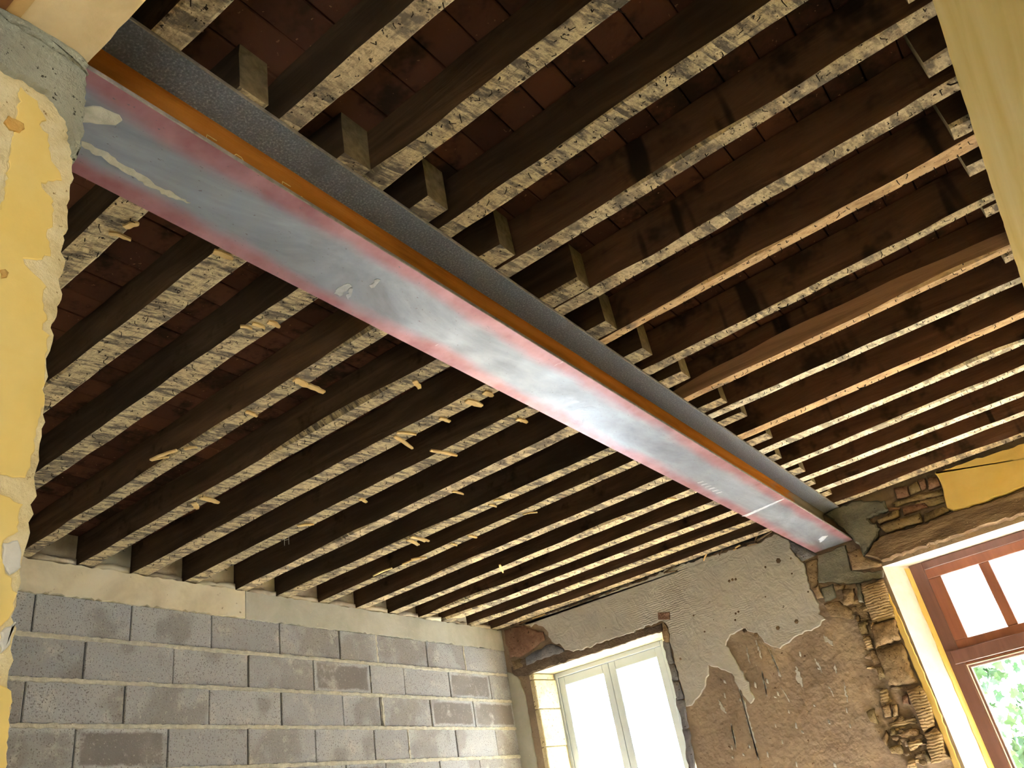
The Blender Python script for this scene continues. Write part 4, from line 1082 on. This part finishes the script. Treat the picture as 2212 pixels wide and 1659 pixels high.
# two door leaves below
midx = (a + b) / 2
for xa, xb in ((a + 0.02, midx - 0.002), (midx + 0.002, b - 0.02)):
    leaf = frame_bar('leaf', xa, xb, y0 + 0.004, y1 - 0.008, 0.02, 0.60, 'red_wood', w2)
    frame_bar('stile', xa, xa + 0.07, y0 + 0.004, y1 - 0.008, 0.60, 2.10, 'red_wood', leaf)
    frame_bar('stile', xb - 0.07, xb, y0 + 0.004, y1 - 0.008, 0.60, 2.10, 'red_wood', leaf)
    frame_bar('rail', xa + 0.07, xb - 0.07, y0 + 0.004, y1 - 0.008, 2.085, 2.10, 'red_wood', leaf)
    gx0, gx1, gz0, gz1 = xa + 0.07, xb - 0.07, 0.60, 2.085
    for d in (0.0, 0.018):
        w = 0.006
        x0_, x1_, z0_, z1_ = gx0 + d, gx1 - d, gz0 + d, gz1 - d
        yy0 = y0 + 0.002 + d * 0.6; yy1 = yy0 + 0.016
        for q in ((x0_, x0_ + w, z0_, z1_), (x1_ - w, x1_, z0_, z1_), (x0_ + w, x1_ - w, z1_ - w, z1_), (x0_ + w, x1_ - w, z0_, z0_ + w)):
            box('glazing_bead', q[0], q[1], yy0, yy1, q[2], q[3], 'bead', leaf)
    bx0_, bx1_, bz0_, bz1_ = gx0 + 0.006, gx1 - 0.006, gz0 + 0.006, gz1 - 0.006
    for q in ((bx0_, bx0_ + 0.012, bz0_, bz1_), (bx1_ - 0.012, bx1_, bz0_, bz1_), (bx0_ + .012, bx1_ - .012, bz1_ - 0.012, bz1_), (bx0_ + .012, bx1_ - .012, bz0_, bz0_ + 0.012)):
        box('glazing_rebate', q[0], q[1], y0 + 0.012, y0 + 0.03, q[2], q[3], 'dark_wood', leaf)
    box('pane', gx0 + 0.018, gx1 - 0.018, y0 + 0.030, y0 + 0.036, gz0 + 0.018, gz1 - 0.018, 'glass', leaf)

# added open frame, unseen behind the camera, placed to light the near jamb
w3 = bpy.data.objects.new('added_window', None); COL.objects.link(w3); w3.location = (3.3, -1.4, 1.0); tag(w3, kind='structure')
for q in ((-2.15, -2.09, 1.0, 2.4), (-0.71, -0.65, 1.0, 2.4), (-2.09, -0.71, 2.34, 2.4), (-2.09, -0.71, 1.0, 1.06), (-1.43, -1.37, 1.06, 2.34)):
    frame_bar('frame', 3.27, 3.33, q[0], q[1], q[2], q[3], 'white_paint', w3)

# ------------------------------------------------------------------ climbing plant outside the glazed door
plant = bpy.data.objects.new('climbing_plant', None); COL.objects.link(plant); plant.location = (-0.3, 7.0, 0.0)
tag(plant, 'leafy green climbing plant seen through the glass of the brown door', 'plant')
rr = random.Random(17)
def leaf_mesh(name, s):
    out = [(0, 0), (.35, -.12), (.5, .15), (.32, .38), (.42, .62), (.12, .68), (0, 1.0), (-.12, .68), (-.42, .62), (-.32, .38), (-.5, .15), (-.35, -.12)]
    V = [(x * s, (0.12 - abs(x)) * 0.25 * s, y * s) for x, y in out] + [(0, 0.06 * s, 0.4 * s)]
    k = len(out)
    V2 = [(x, y + 0.002, z) for x, y, z in V]
    F = [(i, (i + 1) % k, k) for i in range(k)] + [((i + 1) % k + k + 1, i + k + 1, 2 * k + 1) for i in range(k)] + [(i, i + k + 1, (i + 1) % k + k + 1, (i + 1) % k) for i in range(k)]
    me = bpy.data.meshes.new(name); me.from_pydata(V, [], []) if False else me.from_pydata(V + V2, [], F)
    me.materials.append(M['leaf'])
    return me
LM = [leaf_mesh('leaf', s) for s in (0.055, 0.075, 0.095)]
YP = 6.95
clusters = [(2112, 1442, 20, 10, 9), (2128, 1452, 18, 8, 6), (2160, 1462, 12, 8, 4), (2178, 1432, 14, 6, 4), (2200, 1440, 10, 6, 3), (2128, 1486, 8, 8, 3), (2200, 1500, 14, 22, 9), (2204, 1530, 10, 16, 6), (2140, 1535, 8, 8, 3), (2172, 1552, 8, 6, 3), (2150, 1505, 6, 6, 2),
            (2205, 1610, 12, 18, 10), (2200, 1645, 14, 16, 10), (2160, 1580, 6, 6, 2), (2225, 1560, 14, 60, 16), (2230, 1640, 14, 30, 10)]
for u, v, su, sv, cnt in clusters:
    for i in range(cnt):
        p = on_y(u + rr.gauss(0, su * 0.55), v + rr.gauss(0, sv * 0.55), YP + rr.uniform(-0.12, 0.12))
        o = link('leaf', rr.choice(LM), None, plant, p)
        o.rotation_euler = (rr.uniform(-0.9, 0.9), rr.uniform(-1.5, 4.5), rr.uniform(-1.2, 1.2))
for k in range(4):
    x = -0.95 + k * 0.28
    pts = [(x + math.sin(i * 0.9 + k) * 0.05 + i * 0.02, YP + 0.06 + math.cos(i) * 0.03, i * 0.26) for i in range(8)]
    v, f = tube(pts, [0.010 - 0.0008 * i for i in range(8)], 5)
    build('stem', v, f, 'stem', plant)
